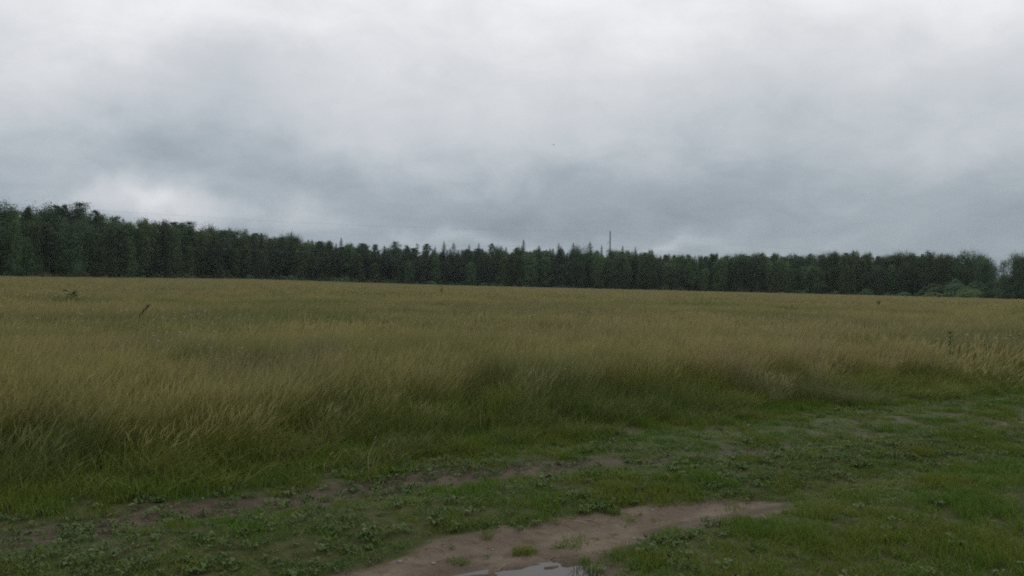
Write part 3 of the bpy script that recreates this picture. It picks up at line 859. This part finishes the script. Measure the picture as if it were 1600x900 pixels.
def make_pine(seed, h=20.0, base=0.42, wide=1.0, nleaf=6000, sparse=0.0):
    rs = np.random.default_rng(seed)
    cl = []; limbs = []
    nb = 30
    for i in range(nb):
        u = base + (0.98 - base) * (i + rs.uniform(0, 1)) / nb
        v = (u - base) / (1 - base)
        rad = wide * 3.1 * (1 - v ** 2.2) ** 0.6 * (0.35 + 0.65 * min(1, v * 3)) * rs.uniform(0.45, 1.15)
        a = i * 2.4 + rs.uniform(-.7, .7)
        if rs.uniform() < sparse: continue
        cl.append((rad * math.cos(a), rad * math.sin(a), u * h, rs.uniform(0.42, 0.75) * wide))
        limbs.append((u - 0.035, rad * 0.95, a, 0.35))
    cl.append((0, 0, h * 0.965, 0.35)); cl.append((0, 0, h * 0.9, 0.6)); cl.append((0, 0, h * 0.8, 0.9)); cl.append((0, 0, h * 0.7, 0.9))
    ta, (bx_, by_) = trunk_acc(h * 0.97, 0.19 * h / 20, rs, 0.015, limbs)
    C = []; NN = []; tint = []; per = nleaf // len(cl)
    if sparse: per = int(per * 0.4)
    for (x, y, z, sg) in cl:
        q = rs.normal(0, 1, (per, 3)) * np.array([sg, sg, sg * 0.55])
        C.append(q + np.array([x + bx_ * (z / h) ** 2, y + by_ * (z / h) ** 2, z])); tint += [rs.uniform(.2, .8)] * per
        NN.append(q / sg + np.array([x, y, 0]) / 3.0 + np.array([0, 0, 0.4]) + rs.normal(0, 0.5, q.shape))
    C = np.vstack(C); N_ = np.vstack(NN)
    cr = crown_mesh('crown', C, N_, 0.27, 0.65, M_PINE, rs, np.array(tint))
    return ta.mesh('trunk', M_PINEBARK, True), cr, h

def make_bush(seed, h=5.0, w=4.0, mat=None, nleaf=2600):
    lf = 0.26 + 0.02 * w
    rs = np.random.default_rng(seed)
    cl = []
    for i in range(90):
        a = rs.uniform(0, 6.28); e = math.asin(rs.uniform(0, 1)) ; k_ = rs.uniform(0.6, 0.95)
        cl.append((w * k_ * math.cos(e) * math.cos(a), w * k_ * math.cos(e) * math.sin(a), 0.12 * h + 0.83 * h * k_ * math.sin(e)))
    per = nleaf // len(cl); C = []; tint = []
    for c in cl:
        C.append(rs.normal(0, 1, (per, 3)) * np.array([0.10 * w, 0.10 * w, 0.06 * h]) + np.array(c)); tint += [rs.uniform(.25, .75)] * per
    C = np.vstack(C); C[:, 2] = np.abs(C[:, 2])
    N_ = C * np.array([1 / w, 1 / w, 1.5 / h]) + rs.normal(0, 0.5, C.shape)
    a = Acc()
    for i in range(9):
        t = rs.uniform(0, 6.28); l_ = rs.uniform(0.4, 0.8)
        a.tube([(0.1 * math.cos(t), 0.1 * math.sin(t), -0.2), (l_ * w * .4 * math.cos(t), l_ * w * .4 * math.sin(t), h * .45), (l_ * w * .8 * math.cos(t), l_ * w * .8 * math.sin(t), h * .8)], [.07, .05, .02], 5)
    return a.mesh('stems', M_BARK, True), crown_mesh('foliage', C, N_, lf, 0.65, mat or M_WILLOW, rs, np.array(tint)), h

LIB = {
    'birch': [make_birch(700 + i, 18.0, [1.0, .85, 1.15, .9, 1.05][i], base=[.12, .2, .10, .24, .08][i], dome=i in (1, 2, 4)) for i in range(5)],
    'aspen': [make_birch(720 + i, 18.0, [.85, 1.0, .75][i], mat=M_BROAD, bark=M_BARK, base=[.08, .12, .15][i], dome=i == 1) for i in range(3)],
    'spruce': [make_spruce(740 + i, 20.0, [4.2, 5.0, 3.6, 4.6][i], [.2, .25, .35, .3][i]) for i in range(4)],
    'pine': [make_pine(760 + i, 20.0, [.42, .5, .36, .45][i], [1.0, .9, 1.15, .8][i]) for i in range(4)],
    'broadleaf': [make_birch(780 + i, 16.0, [1.75, 1.5, 1.6][i], mat=M_BROAD, bark=M_BARK, nleaf=16000, base=.05, dome=True) for i in range(3)],
}
NAMES = {'birch': 'birch_tree', 'aspen': 'aspen_tree', 'spruce': 'spruce_tree', 'pine': 'pine_tree', 'broadleaf': 'broadleaf_tree'}
GROUPS = 'trees along the forest edge'
tree_count = 0
occupied = []

def put_tree(kind, x, y, h, label, group=None, var=None, wide=1.0, pair=None):
    global tree_count
    tr, cr, h0 = pair or LIB[kind][var if var is not None else random.randrange(len(LIB[kind]))]
    k_ = h / h0
    o = empty(NAMES[kind], (x, y, float(ground_z(x, y)) - 0.05), random.uniform(0, 6.28),
              (k_ ** 0.6 * wide, k_ ** 0.6 * wide, k_))
    tag(o, label, 'tree', group)
    new_obj('trunk', tr, o); new_obj('crown', cr, o)
    tree_count += 1
    occupied.append((x, y))
    return o

SK_X = np.array([-250, 0, 60, 100, 160, 200, 260, 300, 350, 400, 450, 500, 550, 600, 650, 700, 750, 800, 850, 900, 950, 1000, 1050, 1100, 1200, 1250, 1300, 1350, 1400, 1440, 1480, 1500, 1532, 1548, 1554, 1600, 1700, 1900])
SK_Y = np.array([308, 322, 322, 322, 331, 338, 343, 347, 354, 361, 367, 374, 379, 384, 388, 388, 387, 385, 385, 387, 390, 392, 395, 396, 395, 396, 394, 394, 396, 396, 399, 399, 400, 408, 418, 398, 396, 396])

def place_at(px, topy, dist_y):
    """x, y and height of a tree whose tip shows at (px, topy) when it stands dist_y away"""
    d = ray(px, topy); t = dist_y / d[1]
    x = d[0] * t; z = EYE + d[2] * t
    return x, dist_y, z - float(ground_z(x, dist_y))

# --- single trees that stand out
FR = lambda px: float(forest_r((px - 800) / F_PX))
special = [
    # kind, px, top y, extra distance, var, width, label
    ('pine', 126, 315, 3, 2, 1.25, 'tall dark pine with a ragged crown standing above the left end of the treeline'),
    ('pine', 102, 319, 6, 0, 0.9, 'smaller pine just left of the tall ragged pine above the treeline'),
    ('pine', 148, 327, 5, 1, 0.9, 'lower pine on the right shoulder of the tall ragged pine'),
    ('birch', 226, 338, 4, 2, 0.9, 'rounded birch top under the bright cloud at the left of the forest'),
    ('spruce', 455, 363, 3, 0, 0.9, 'pointed spruce topping the forest where the skyline slopes down'),
    ('spruce', 533, 371, 8, 2, 0.9, 'dark spruce with a fine pointed tip above leafy trees left of centre'),
    ('pine', 617, 377, 4, 2, 1.1, 'broad dark pine crown, widest of the conifers left of the spruce group'),
    ('pine', 635, 383, 4, 0, 0.9, 'round pine crown beside the broad dark pine'),
    ('pine', 668, 380, 8, 1, 0.9, 'thin crowned pine with gaps between its branches beside the bare tree'),
    ('spruce', 680, 384, 8, 1, 0.7, 'short spruce between the thin crowned pine and the two tall spruces'),
    ('spruce', 694, 376, 6, 3, 0.85, 'left one of two tall narrow spruces rising side by side above the forest'),
    ('spruce', 709, 378, 6, 1, 0.95, 'right one of two tall narrow spruces rising side by side above the forest'),
    ('spruce', 733, 381, 8, 2, 0.8, 'slim spruce just right of the two tall narrow spruces'),
    ('spruce', 748, 379, 8, 0, 0.75, 'sharp tipped spruce before the skyline turns leafy'),
    ('pine', 769, 380, 8, 0, 0.85, 'pine top at the right end of the conifer group in the middle'),
    ('spruce', 818, 374, 12, 2, 0.9, 'spruce with the tallest spike in the middle stretch of forest'),
    ('spruce', 873, 379, 10, 3, 0.8, 'thin spruce tip between the tallest spike and the triangular spruce'),
    ('spruce', 896, 379, 10, 0, 0.85, 'bushy spruce tip just left of the triangular spruce'),
    ('spruce', 922, 377, 12, 1, 1.15, 'dark triangular spruce standing clear of the forest left of the power pole'),
    ('spruce', 940, 382, 10, 2, 0.6, 'small spruce tip between triangular spruce and power pole'),
    ('spruce', 973, 384, 10, 0, 0.9, 'spruce just right of the power pole'),
    ('spruce', 993, 385, 10, 3, 0.8, 'dark spruce below the bright gap in the clouds right of the power pole'),
    ('birch', 1016, 388, 6, 1, 0.7, 'small rounded treetop on the skyline under the bright cloud gap'),
    ('birch', 1337, 389, 4, 1, 0.8, 'slender leafy treetop a little above the even skyline on the right'),
    ('aspen', 1452, 390, -6, 1, 1.0, 'upright aspen with twin tips above the round bushes'),
    ('broadleaf', 1475, 397, -8, 1, 0.85, 'dark spreading tree left of the small sky gap in the treeline'),
    ('broadleaf', 1515, 393, -4, 0, 1.25, 'big dark round crowned tree right of the small sky gap'),
    ('broadleaf', 1539, 403, -12, 2, 0.8, 'dark tree leaning against the big round crowned tree on its right side'),
    ('broadleaf', 1598, 396, -35, 0, 1.0, 'very dark tree cut by the right edge of the photo'),
    ('broadleaf', 1645, 392, -35, 2, 1.1, 'dark tree standing past the right edge tree'),
]
sparse_tree = make_birch(801, 16.0, 0.95, mat=M_BROAD, bark=M_BARK, nleaf=4200, base=.08, dome=True)
bare_tree = make_pine(803, 20.0, .35, .75, 2600, sparse=0.35)
for kind, px, ty, ex, var, wd, lab in special:
    put_tree(kind, *place_at(px, ty, FR(px) + ex), lab, GROUPS, var, wd)
put_tree('broadleaf', *place_at(1568, 404, FR(1568) - 5), 'thin leaved tree with sky showing through beside the gap at the right', GROUPS, wide=0.9, pair=sparse_tree)
put_tree('pine', *place_at(652, 380, FR(652) + 6), 'nearly bare thin tree on the skyline left of the two tall spruces', GROUPS, wide=0.9, pair=bare_tree)

# --- the rest of the edge, two staggered rows of single trees
def seg_of(px):
    if px < 170: return 'near the tall ragged pine', 0
    if px < 480: return 'where the skyline slopes down', 1
    if px < 800: return 'among the dark conifers', 2
    if px < 1060: return 'around the power pole', 3
    if px < 1400: return 'under the long even skyline', 4
    return 'behind the round bushes', 5
MIXES = [dict(birch=.40, pine=.2, aspen=.15, broadleaf=.25), dict(birch=.45, pine=.18, aspen=.12, spruce=.05, broadleaf=.2), dict(birch=.2, pine=.35, spruce=.25, aspen=.1, broadleaf=.1),
         dict(birch=.55, aspen=.15, spruce=.12, broadleaf=.18), dict(birch=.55, aspen=.2, broadleaf=.22, pine=.03), dict(aspen=.3, birch=.3, broadleaf=.4)]
LOOK = {'broadleaf': 'broad dark leafy tree', 'birch': 'leafy mid green birch', 'aspen': 'dark green leafy aspen', 'spruce': 'dark pointed spruce', 'pine': 'dark bare-trunked pine'}
def blocked(px, lo=1548, hi=1586): return lo < px < hi
for row, (step, d0, f0, f1) in enumerate(((13.5, 0, 0.50, 0.97), (14.5, 9, 0.92, 1.04))):
    px = -215.0 + row * 6
    while px < 1840:
        q = px + random.uniform(-7, 7)
        g = 1.0 if px > 450 else 1.35
        if not blocked(q):
            lab, si = seg_of(q)
            mx = MIXES[si]
            kind = random.choices(list(mx), list(mx.values()))[0]
            if row == 1 and si in (2, 3) and random.random() < 0.18: kind = 'spruce'
            D = FR(q) + d0 + random.uniform(-2.5, 2.5)
            if q > 1590: D += 8
            x, y, h = place_at(q, float(np.interp(q, SK_X, SK_Y)), D)
            rowlab = 'in the forest front row' if row == 0 else 'peeking over the front row'
            put_tree(kind, x, y, h * (f0 + (f1 - f0) * random.random() ** (0.75 if row == 0 else 1.0)) * (1.02 if kind == 'spruce' and row else 1.0),
                     '%s %s, %s' % (LOOK[kind], rowlab, lab), GROUPS, wide=random.uniform(0.85, 1.5) * (0.75 if kind == 'broadleaf' else 1.0))
        px += step * g
print('trees', tree_count)

# --- the depth of the wood behind them
PT = []; RT = []; SC = []; IX = []
kinds = LIB['birch'][:2] + LIB['aspen'][:1] + LIB['spruce'][:2] + LIB['pine'][:2]
for rowd, st, fr in ((15, 11, 0.94), (23, 12, 0.94), (34, 14, 0.91), (48, 16, 0.86), (64, 18, 0.84), (82, 18, 0.82)):
    px = -230.0
    while px < 1850:
        q = px + random.uniform(-5, 5)
        if not blocked(q, 1540, 1592):
            x, y, h = place_at(q, float(np.interp(q, SK_X, SK_Y)), FR(q) + rowd + random.uniform(-3, 3))
            h *= fr * random.uniform(0.88, 1.06); i = random.randrange(len(kinds)); k_ = h / kinds[i][2]
            PT.append((x, y, float(ground_z(x, y)))); RT.append((0, 0, random.uniform(0, 6.28))); SC.append((k_, k_, k_)); IX.append(i)
        px += st * (1.3 if px < 450 else 1.0)
fk = []
for tr, cr, h in kinds:           # trunk and crown in one mesh with two materials
    nv = len(tr.vertices); V = np.zeros((nv + len(cr.vertices)) * 3, np.float32)
    a_ = np.zeros(nv * 3, np.float32); tr.vertices.foreach_get('co', a_); c_ = np.zeros(len(cr.vertices) * 3, np.float32); cr.vertices.foreach_get('co', c_)
    V = np.concatenate([a_, c_]).reshape(-1, 3)
    f4 = np.array([p_.vertices[:] for p_ in tr.polygons if len(p_.vertices) == 4]); fc = np.array([p_.vertices[:] for p_ in cr.polygons]) + nv
    lr = np.zeros(len(cr.vertices), np.float32); cr.attributes['leafrand'].data.foreach_get('value', lr)
    m_ = mesh_from('forest_tree', V, [f4, fc], None, False, {'leafrand': np.concatenate([np.zeros(nv), lr])})
    m_.materials.append(tr.materials[0]); m_.materials.append(cr.materials[0])
    m_.polygons.foreach_set('material_index', np.concatenate([np.zeros(len(f4)), np.ones(len(fc))]).astype(np.int32))
    fk.append(m_)
scatter('forest', PT, RT, SC, IX, fk, 'dense dark forest filling the space behind the first trees', 'forest')

# --- undergrowth along the foot of the forest
ub = [make_bush(820 + i, 2.6, 1.7, [M_BROAD, M_WILLOW, M_BIRCH][i], 1500)[1] for i in range(3)]
PT = []; RT = []; SC = []; IX = []
for d_lo, d_hi, k_lo, k_hi, st in ((-4, 3, 0.5, 1.3, 4.6), (4, 12, 1.2, 2.4, 6.0), (14, 26, 1.8, 3.2, 7.0), (30, 55, 2.6, 3.8, 8.0), (58, 75, 3.0, 4.2, 9.0)):
    px = -230.0
    while px < 1850:
        q = px + random.uniform(-4, 4); D = FR(q) + random.uniform(d_lo, d_hi)
        d = ray(q, 450); x = d[0] * D / d[1]
        k_ = random.uniform(k_lo, k_hi)
        if not (1535 < q < 1595) or k_ < 1.0:
            PT.append((x, D, float(ground_z(x, D)) - 0.1)); RT.append((0, 0, random.uniform(0, 6.28))); SC.append((k_ * 1.1, k_ * 1.1, k_)); IX.append(random.randrange(3))
        px += st
scatter('undergrowth', PT, RT, SC, IX, ub, 'low dark undergrowth along the foot of the forest', 'undergrowth')

# --- round bushes at the right end
bushes = [  # px, top y, half width px, distance change, material, label
    (1460, 455, 15, -26, M_LIME, 'low light green bush, left one of the pale bushes by the field at the right'),
    (1517, 450, 19, -26, M_LIME, 'larger light green bush in front of the round willows at the right'),
    (1532, 456, 12, -30, M_LIME, 'small light green bush touching the big dark willow on its left side'),
    (1459, 442, 15, -18, M_WILLOW, 'round willow bush rising behind the left pale bush'),
    (1477, 440, 12, -14, M_WILLOW, 'narrow willow bush between two rounder ones'),
    (1496, 436, 17, -19, M_WILLOW, 'tallest round willow bush in the middle of the bush group'),
    (1524, 438, 13, -17, M_WILLOW, 'round willow bush behind the larger light green bush'),
    (1443, 450, 11, -18, M_BROAD, 'dark low bush at the left end of the bush group'),
    (1413, 455, 10, -14, M_WILLOW, 'small grey green bush alone at the foot of the forest left of the bush group'),
    (1355, 449, 9, -8, M_WILLOW, 'greyish bush at the foot of the forest under the slender treetop'),
    (1575, 428, 33, -34, M_BROAD, 'very large dark green willow bush below the sky gap at the right edge'),
    (1618, 432, 26, -36, M_BROAD, 'large dark bush cut by the right edge of the photo'),
    (1680, 436, 26, -30, M_WILLOW, 'wide willow bush past the right edge of the photo'),
]
for i, (px, ty, hw, ex, mt, lab) in enumerate(bushes):
    x, y, h = place_at(px, ty, FR(px) + ex)
    w_ = hw * 1.15 / F_PX * y
    st_, fo_, _ = make_bush(850 + i, h, w_, mt, int(min(26000, w_ * h * 900)))
    o = tag(empty('willow_bush' if mt is not M_LIME else 'bush', (x, y, float(ground_z(x, y)) - 0.1)), lab, 'bush', 'round bushes at the right end of the field')
    new_obj('stems', st_, o); new_obj('foliage', fo_, o)

# ------------------------------------------------------------------ power line
def at_dist(px, py, D):
    d = ray(px, py); t = D / d[1]
    return np.array([d[0] * t, D, EYE + d[2] * t])
def make_pole(x, y, top, ang, label):
    gz = float(ground_z(x, y)); H = top - gz
    o = tag(empty('power_pole', (x, y, gz), ang), label, 'power pole', 'concrete poles carrying the power line')
    a = Acc(); a.tube([(0, 0, -0.5), (0, 0, H * .5), (0, 0, H)], [0.42, 0.36, 0.27], 12)
    new_obj('mast', a.mesh('mast', M_POLE, True), o)
    for (z, side, ln) in ((H - 5.2, 1, 2.0), (H - 9.4, -1, 2.6), (H - 9.4, 1, 3.2)):
        a = Acc(); a.tube([(0, 0, z - 0.55), (0, side * ln, z)], [0.05, 0.05], 5); a.tube([(0, 0, z), (0, side * ln, z)], [0.07, 0.055], 6)
        c = new_obj('crossarm', a.mesh('crossarm', M_STEEL), o)
        a = Acc()
        for k_ in range(8):
            zz = z - 0.25 - k_ * 0.15
            a.tube([(0, side * (ln - .08), zz), (0, side * (ln - .08), zz - .05), (0, side * (ln - .08), zz - .12)], [0.05, 0.14, 0.05], 8)
        new_obj('insulator', a.mesh('insulator', M_GLASS, True), c)
    return o
P1 = at_dist(953.5, 361, 398); P0 = at_dist(-170, 303, 255); P2 = at_dist(1587, 402, 600)
line_ang = math.atan2(P1[1] - P0[1], P1[0] - P0[0])
make_pole(*P0, line_ang, 'power pole standing outside the left edge of the field')
make_pole(*P1, line_ang, 'tall power pole with one visible bracket rising above the middle of the forest')
make_pole(*P2, line_ang, 'thin distant power pole in the sky gap beside the dark tree at the right edge')
def wire(A, B, sag, label, name='power_line'):
    u = np.linspace(0, 1, 40)[:, None]
    pth = A[None] * (1 - u) + B[None] * u; pth[:, 2] -= 4 * sag * u[:, 0] * (1 - u[:, 0])
    a = Acc(); a.tube(pth, np.full(40, 0.016), 5)
    tag(new_obj(name, a.mesh(name, M_WIRE, True)), label, 'cable', 'wires of the power line')
nrm = np.array([-math.sin(line_ang), math.cos(line_ang), 0])
wire(P0, P1, 3.0, 'uppermost thin wire running from the left edge to the tip of the power pole')
wire(P1, P2, 4.0, 'uppermost thin wire running from the power pole towards the right')
for (dz, off, nm) in ((-6.6, 1.92, 'from the bracket'), (-10.8, -2.5, 'below the bracket')):
    o1 = nrm * off + np.array([0, 0, dz])
    wire(P0 + o1, P1 + o1, 4.0, 'thin wire %s of the power pole going left over the forest' % nm)
    wire(P1 + o1, P2 + o1, 5.0, 'thin wire %s of the power pole going right behind the treetops' % nm)

# ------------------------------------------------------------------ damp air
hz = Acc(); hz.box((0, 560, 48), (2900, 2120, 112))
hm = bpy.data.materials.new('damp_air'); hm.use_nodes = True; hm.node_tree.nodes.clear()
hb = NB(hm.node_tree); ho = hb.n('ShaderNodeOutputMaterial'); hp = hb.n('ShaderNodeVolumePrincipled')
hp.inputs['Color'].default_value = (0.80, 0.88, 0.95, 1); hp.inputs['Density'].default_value = 0.00007
hm.node_tree.links.new(hp.outputs[0], ho.inputs['Volume'])
hme = hz.mesh('haze', hm)
tag(new_obj('haze', hme), 'thin damp haze in the air over the whole field', 'haze', kind='stuff')

# ------------------------------------------------------------------ single plants that stand out in the meadow
def plant(name, px, py, h_grass, parts, label, cat, group=None, rz=0.0, sc=1.0, tilt=0.0):
    x, y, z = hit(px, py, h_grass)
    o = tag(empty(name, (x, y, z), rz, (sc, sc, sc)), label, cat, group)
    o.rotation_euler = (0, tilt, rz)
    for nm, me_ in parts: new_obj(nm, me_, o)
    return o

def weed_parts(seed, h, w, n, mat, slant=(0.0, 0.0), cone=False):
    rs = np.random.default_rng(seed)
    a = Acc()
    a.tube([(0, 0, -0.05), (slant[0] * h * .5, 0, h * .5), (slant[0] * h, 0, h)], [0.012, 0.009, 0.004], 5)
    L = []
    for i in range(n):
        u = rs.uniform(0.25, 1.0)
        v, f, A_ = leaves(3, 0.01, w * (1.2 - u if cone else rs.uniform(.5, 1)), w * 0.30, 0.35, rs)
        L.append((v + np.array([slant[0] * h * u, 0, h * u]), f, A_))
    return [('stem', a.mesh('stem', mat)), ('leaves', blade_mesh('leaves', L, mat))]

def umbel_parts(seed, h, n):
    rs = np.random.default_rng(seed); st = Acc(); fl = Acc()
    for i in range(n):
        t = rs.uniform(0, 6.28); q = 0.75 * math.sqrt(rs.uniform(0.01, 1)); z = h * rs.uniform(.70, 1.12)
        tip = np.array([q * math.cos(t) * 1.3 + 0.15, q * math.sin(t), z])
        st.tube([(0, 0, -0.05), tip * np.array([.45, .45, .55]), tip], [0.005, 0.003, 0.002], 4)
        for k_ in range(16):
            rr_ = 0.030 * math.sqrt(rs.uniform()); tt = rs.uniform(0, 6.28); e = 0.008
            c = tip + np.array([rr_ * math.cos(tt), rr_ * math.sin(tt), 0.012 - rr_ * .3])
            fl.add(c + e * np.array([[1, 0, 0], [0, 1, 0], [-1, 0, 0], [0, -1, 0], [0, 0, .8], [0, 0, -.8]]),
                   [[0, 1, 4], [1, 2, 4], [2, 3, 4], [3, 0, 4], [1, 0, 5], [2, 1, 5], [3, 2, 5], [0, 3, 5]])
    return [('stems', st.mesh('stems', M_GREENWEED)), ('flowers', fl.mesh('flowers', M_PETAL))]

plant('flowering_plant', 100, 470, 0.75, umbel_parts(901, 0.95, 26), 'patch of white umbel flowers beside a dark green clump at the left of the field', 'wildflower', sc=1.15)
plant('flowering_plant', 12, 466, 0.75, umbel_parts(902, 0.92, 18), 'white umbel flowers near the left edge of the field', 'wildflower')
plant('flowering_plant', 228, 488, 0.75, umbel_parts(903, 0.86, 6), 'few white flowers just below the dark slanting plant', 'wildflower', sc=.9)
plant('flowering_plant', 1511, 532, 0.72, umbel_parts(904, 0.90, 9), 'white flower spray right of the tall pointed weed', 'wildflower', sc=.9)
plant('weed_clump', 112, 467, 0.70, weed_parts(911, 0.95, 0.42, 26, M_DARKWEED), 'dark green low clump in the grass above the white flower patch', 'weed')
plant('dock_plant', 190, 495, 0.60, weed_parts(912, 0.95, 0.08, 150, M_BROWNWEED, (0.85, 0)), 'dark brown plant slanting to the right over the grass on the left', 'weed')
plant('tall_weed', 1485, 548, 0.60, weed_parts(913, 0.98, 0.17, 20, M_GREENWEED, cone=True), 'tall pointed green weed standing above the grass at the right', 'weed')
plant('weed_clump', 1225, 486, 0.62, [('leaves', blade_mesh('leaves', [blades(420, .55, .95, .03, (.05, 0), .4, 4, .5)], M_GREENWEED))], 'bright green bushy clump in the field below the even skyline', 'weed', sc=1.1)
plant('weed_clump', 1373, 479, 0.62, weed_parts(915, 1.05, 0.25, 24, M_GREENWEED), 'small dark upright weed in the field right of the bright green clump', 'weed')
plant('weed_clump', 690, 456, 0.70, weed_parts(916, 1.1, 0.3, 20, M_DARKWEED), 'dark weed close under the forest below the two tall spruces', 'weed', sc=1.3)

def stalk_parts(seed, h, n=3):
    rs = np.random.default_rng(seed); a = Acc(); hd = Acc()
    for i in range(n):
        dx = rs.uniform(-.12, .12); dy = rs.uniform(-.1, .1); hh = h * rs.uniform(.75, 1)
        a.tube([(dx * .3, dy * .3, -0.02), (dx * .7, dy * .6, hh * .5), (dx + .06, dy, hh)], [0.0018, 0.0016, 0.001], 4)
        hd.tube([(dx + .055, dy, hh * .93), (dx + .065, dy, hh * 1.0), (dx + .08, dy, hh * 1.08)], [0.001, 0.003, 0.001], 5)
    return [('stalks', a.mesh('stalks', M_STRAW)), ('seed_heads', hd.mesh('seed_heads', M_STRAW))]
for i, (px, py, h, lab) in enumerate(((578, 742, 0.32, 'pale dry stalks at the edge of the tall grass above the left rut'), (508, 745, 0.22, 'short bleached stalks left of the taller dry stalks'),
                                      (1236, 722, 0.20, 'single dry stalk in the short grass on the right verge'))):
    plant('dry_stalk', px, py, 0, stalk_parts(930 + i, h, 4 if i < 2 else 1), lab, 'dry stalk', 'dry stalks near the track')

# tufts on the bare rut
def tuft_mesh(seed, r, h, n):
    rs = np.random.default_rng(seed)
    return blade_mesh('grass_tuft', [blades(n, r, h, 0.0035, (0.05, 0), 0.85, 4, 0.6, rs=rs, hjit=0.7)], M_TURF)
tufts = [(820, 866, .085, .085, 260, 'round green grass tuft on bare dirt just above the puddle'), (890, 856, .07, .05, 220, 'flat wide grass tuft on the far shore of the puddle'),
         (868, 857, .06, .045, 150, 'low grass tuft left of the flat wide one above the puddle'), (715, 880, .075, .06, 170, 'green tuft on the bare dirt left of the puddle'),
         (825, 847, .04, .035, 80, 'small brownish tuft alone in the middle of the bare dirt'), (957, 803, .055, .06, 140, 'rounded tuft near the upper edge of the bare dirt'),
         (929, 820, .04, .03, 70, 'left one of two tiny tufts side by side on the dirt'), (947, 820, .035, .03, 60, 'right one of two tiny tufts side by side on the dirt'),
         (927, 843, .045, .04, 90, 'sparse tuft on dirt between the tiny pair and the puddle'), (1030, 814, .06, .045, 120, 'thin grass patch at the edge of the dark damp soil'),
         (757, 838, .06, .05, 130, 'grass tuft reaching onto the dirt from the leafy middle strip'), (914, 880, .04, .09, 60, 'spiky green tuft growing in the right end of the puddle'),
         (899, 893, .02, .10, 14, 'thin upright blades standing in the puddle water'), (930, 893, .06, .09, 120, 'dense tuft overhanging the right shore of the puddle'),
         (886, 809, .05, .03, 80, 'low tuft at the upper border of the bare dirt')]
for i, (px, py, r, h, n_, lab) in enumerate(tufts):
    x, y, z = hit(px, py)
    o = tag(new_obj('grass_tuft', tuft_mesh(950 + i, r, h, n_)), lab, 'grass tuft', 'grass tufts on the bare rut')
    o.location = (x, y, z)

# stones
def stone_mesh(seed, r):
    rs = np.random.default_rng(seed)
    me_ = bpy.data.meshes.new('stone')
    import bmesh
    bm = bmesh.new(); bmesh.ops.create_icosphere(bm, subdivisions=2, radius=r)
    ax = rs.uniform(.7, 1.2, 3) * np.array([1.1, .9, .6]); ph = rs.uniform(0, 6, 3)
    for v in bm.verts:
        k_ = 1 + .14 * math.sin(v.co.x / r * 2.3 + ph[0]) + .12 * math.sin(v.co.y / r * 2.9 + ph[1]) + .1 * math.sin(v.co.z / r * 3.1 + ph[2])
        v.co = Vector((v.co.x * ax[0] * k_, v.co.y * ax[1] * k_, v.co.z * ax[2] * k_))
    bm.to_mesh(me_); bm.free(); me_.materials.append(M_STONE)
    for p_ in me_.polygons: p_.use_smooth = True
    return me_
stones = [(625, 880, .016, 'pale stone on the dirt at the lower end of the near rut'), (677, 882, .014, 'small greyish stone on the dirt left of the puddle'),
          (770, 860, .010, 'tiny stone on the bare dirt left of the round tuft'), (1020, 798, .012, 'small stone near the far end of the bare dirt'),
          (850, 822, .009, 'tiny pale stone in the middle of the bare dirt'), (316, 780, .016, 'light stone in the far rut at the left'), (1307, 672, .016, 'light stone in the grass of the right verge'),
          (990, 842, .010, 'little stone beside the grass on the right side of the dirt')]
for i, (px, py, r, lab) in enumerate(stones):
    x, y, z = hit(px, py)
    o = tag(new_obj('stone', stone_mesh(980 + i, r)), lab, 'stone', 'stones on the track'); o.location = (x, y, z + r * .25)

# ------------------------------------------------------------------ a bird far up in the clouds
bp = at_dist(865, 226, 140)
bd = tag(empty('bird', bp, 0.4), 'tiny dark bird flying under the clouds above the middle of the forest', 'bird')
a = Acc(); a.tube([(-.16, 0, 0), (-.08, 0, 0), (.02, 0, .01), (.11, 0, .015), (.16, 0, .01)], [.012, .035, .042, .026, .006], 8)
a.add([(-.14, .0, 0), (-.27, .05, 0), (-.27, -.05, 0), (-.2, 0, .012)], [[0, 1, 3], [0, 3, 2], [1, 2, 3], [0, 2, 1]])
new_obj('body', a.mesh('body', M_BIRD, True), bd)
for sgn in (1, -1):
    a = Acc()
    V = [(.07, .03 * sgn, .015), (-.05, .03 * sgn, .01), (.07, .2 * sgn, .08), (-.05, .2 * sgn, .07), (-.03, .42 * sgn, .05)]
    V2 = [(x, y, z - .008) for x, y, z in V]
    a.add(V + V2, [[0, 1, 3, 2], [5, 7, 8, 6], [0, 2, 7, 5], [1, 6, 8, 3]], [[2, 3, 4], [7, 9, 8], [2, 4, 9], [2, 9, 7], [3, 8, 9], [3, 9, 4]])
    new_obj('wing', a.mesh('wing', M_BIRD), bd)
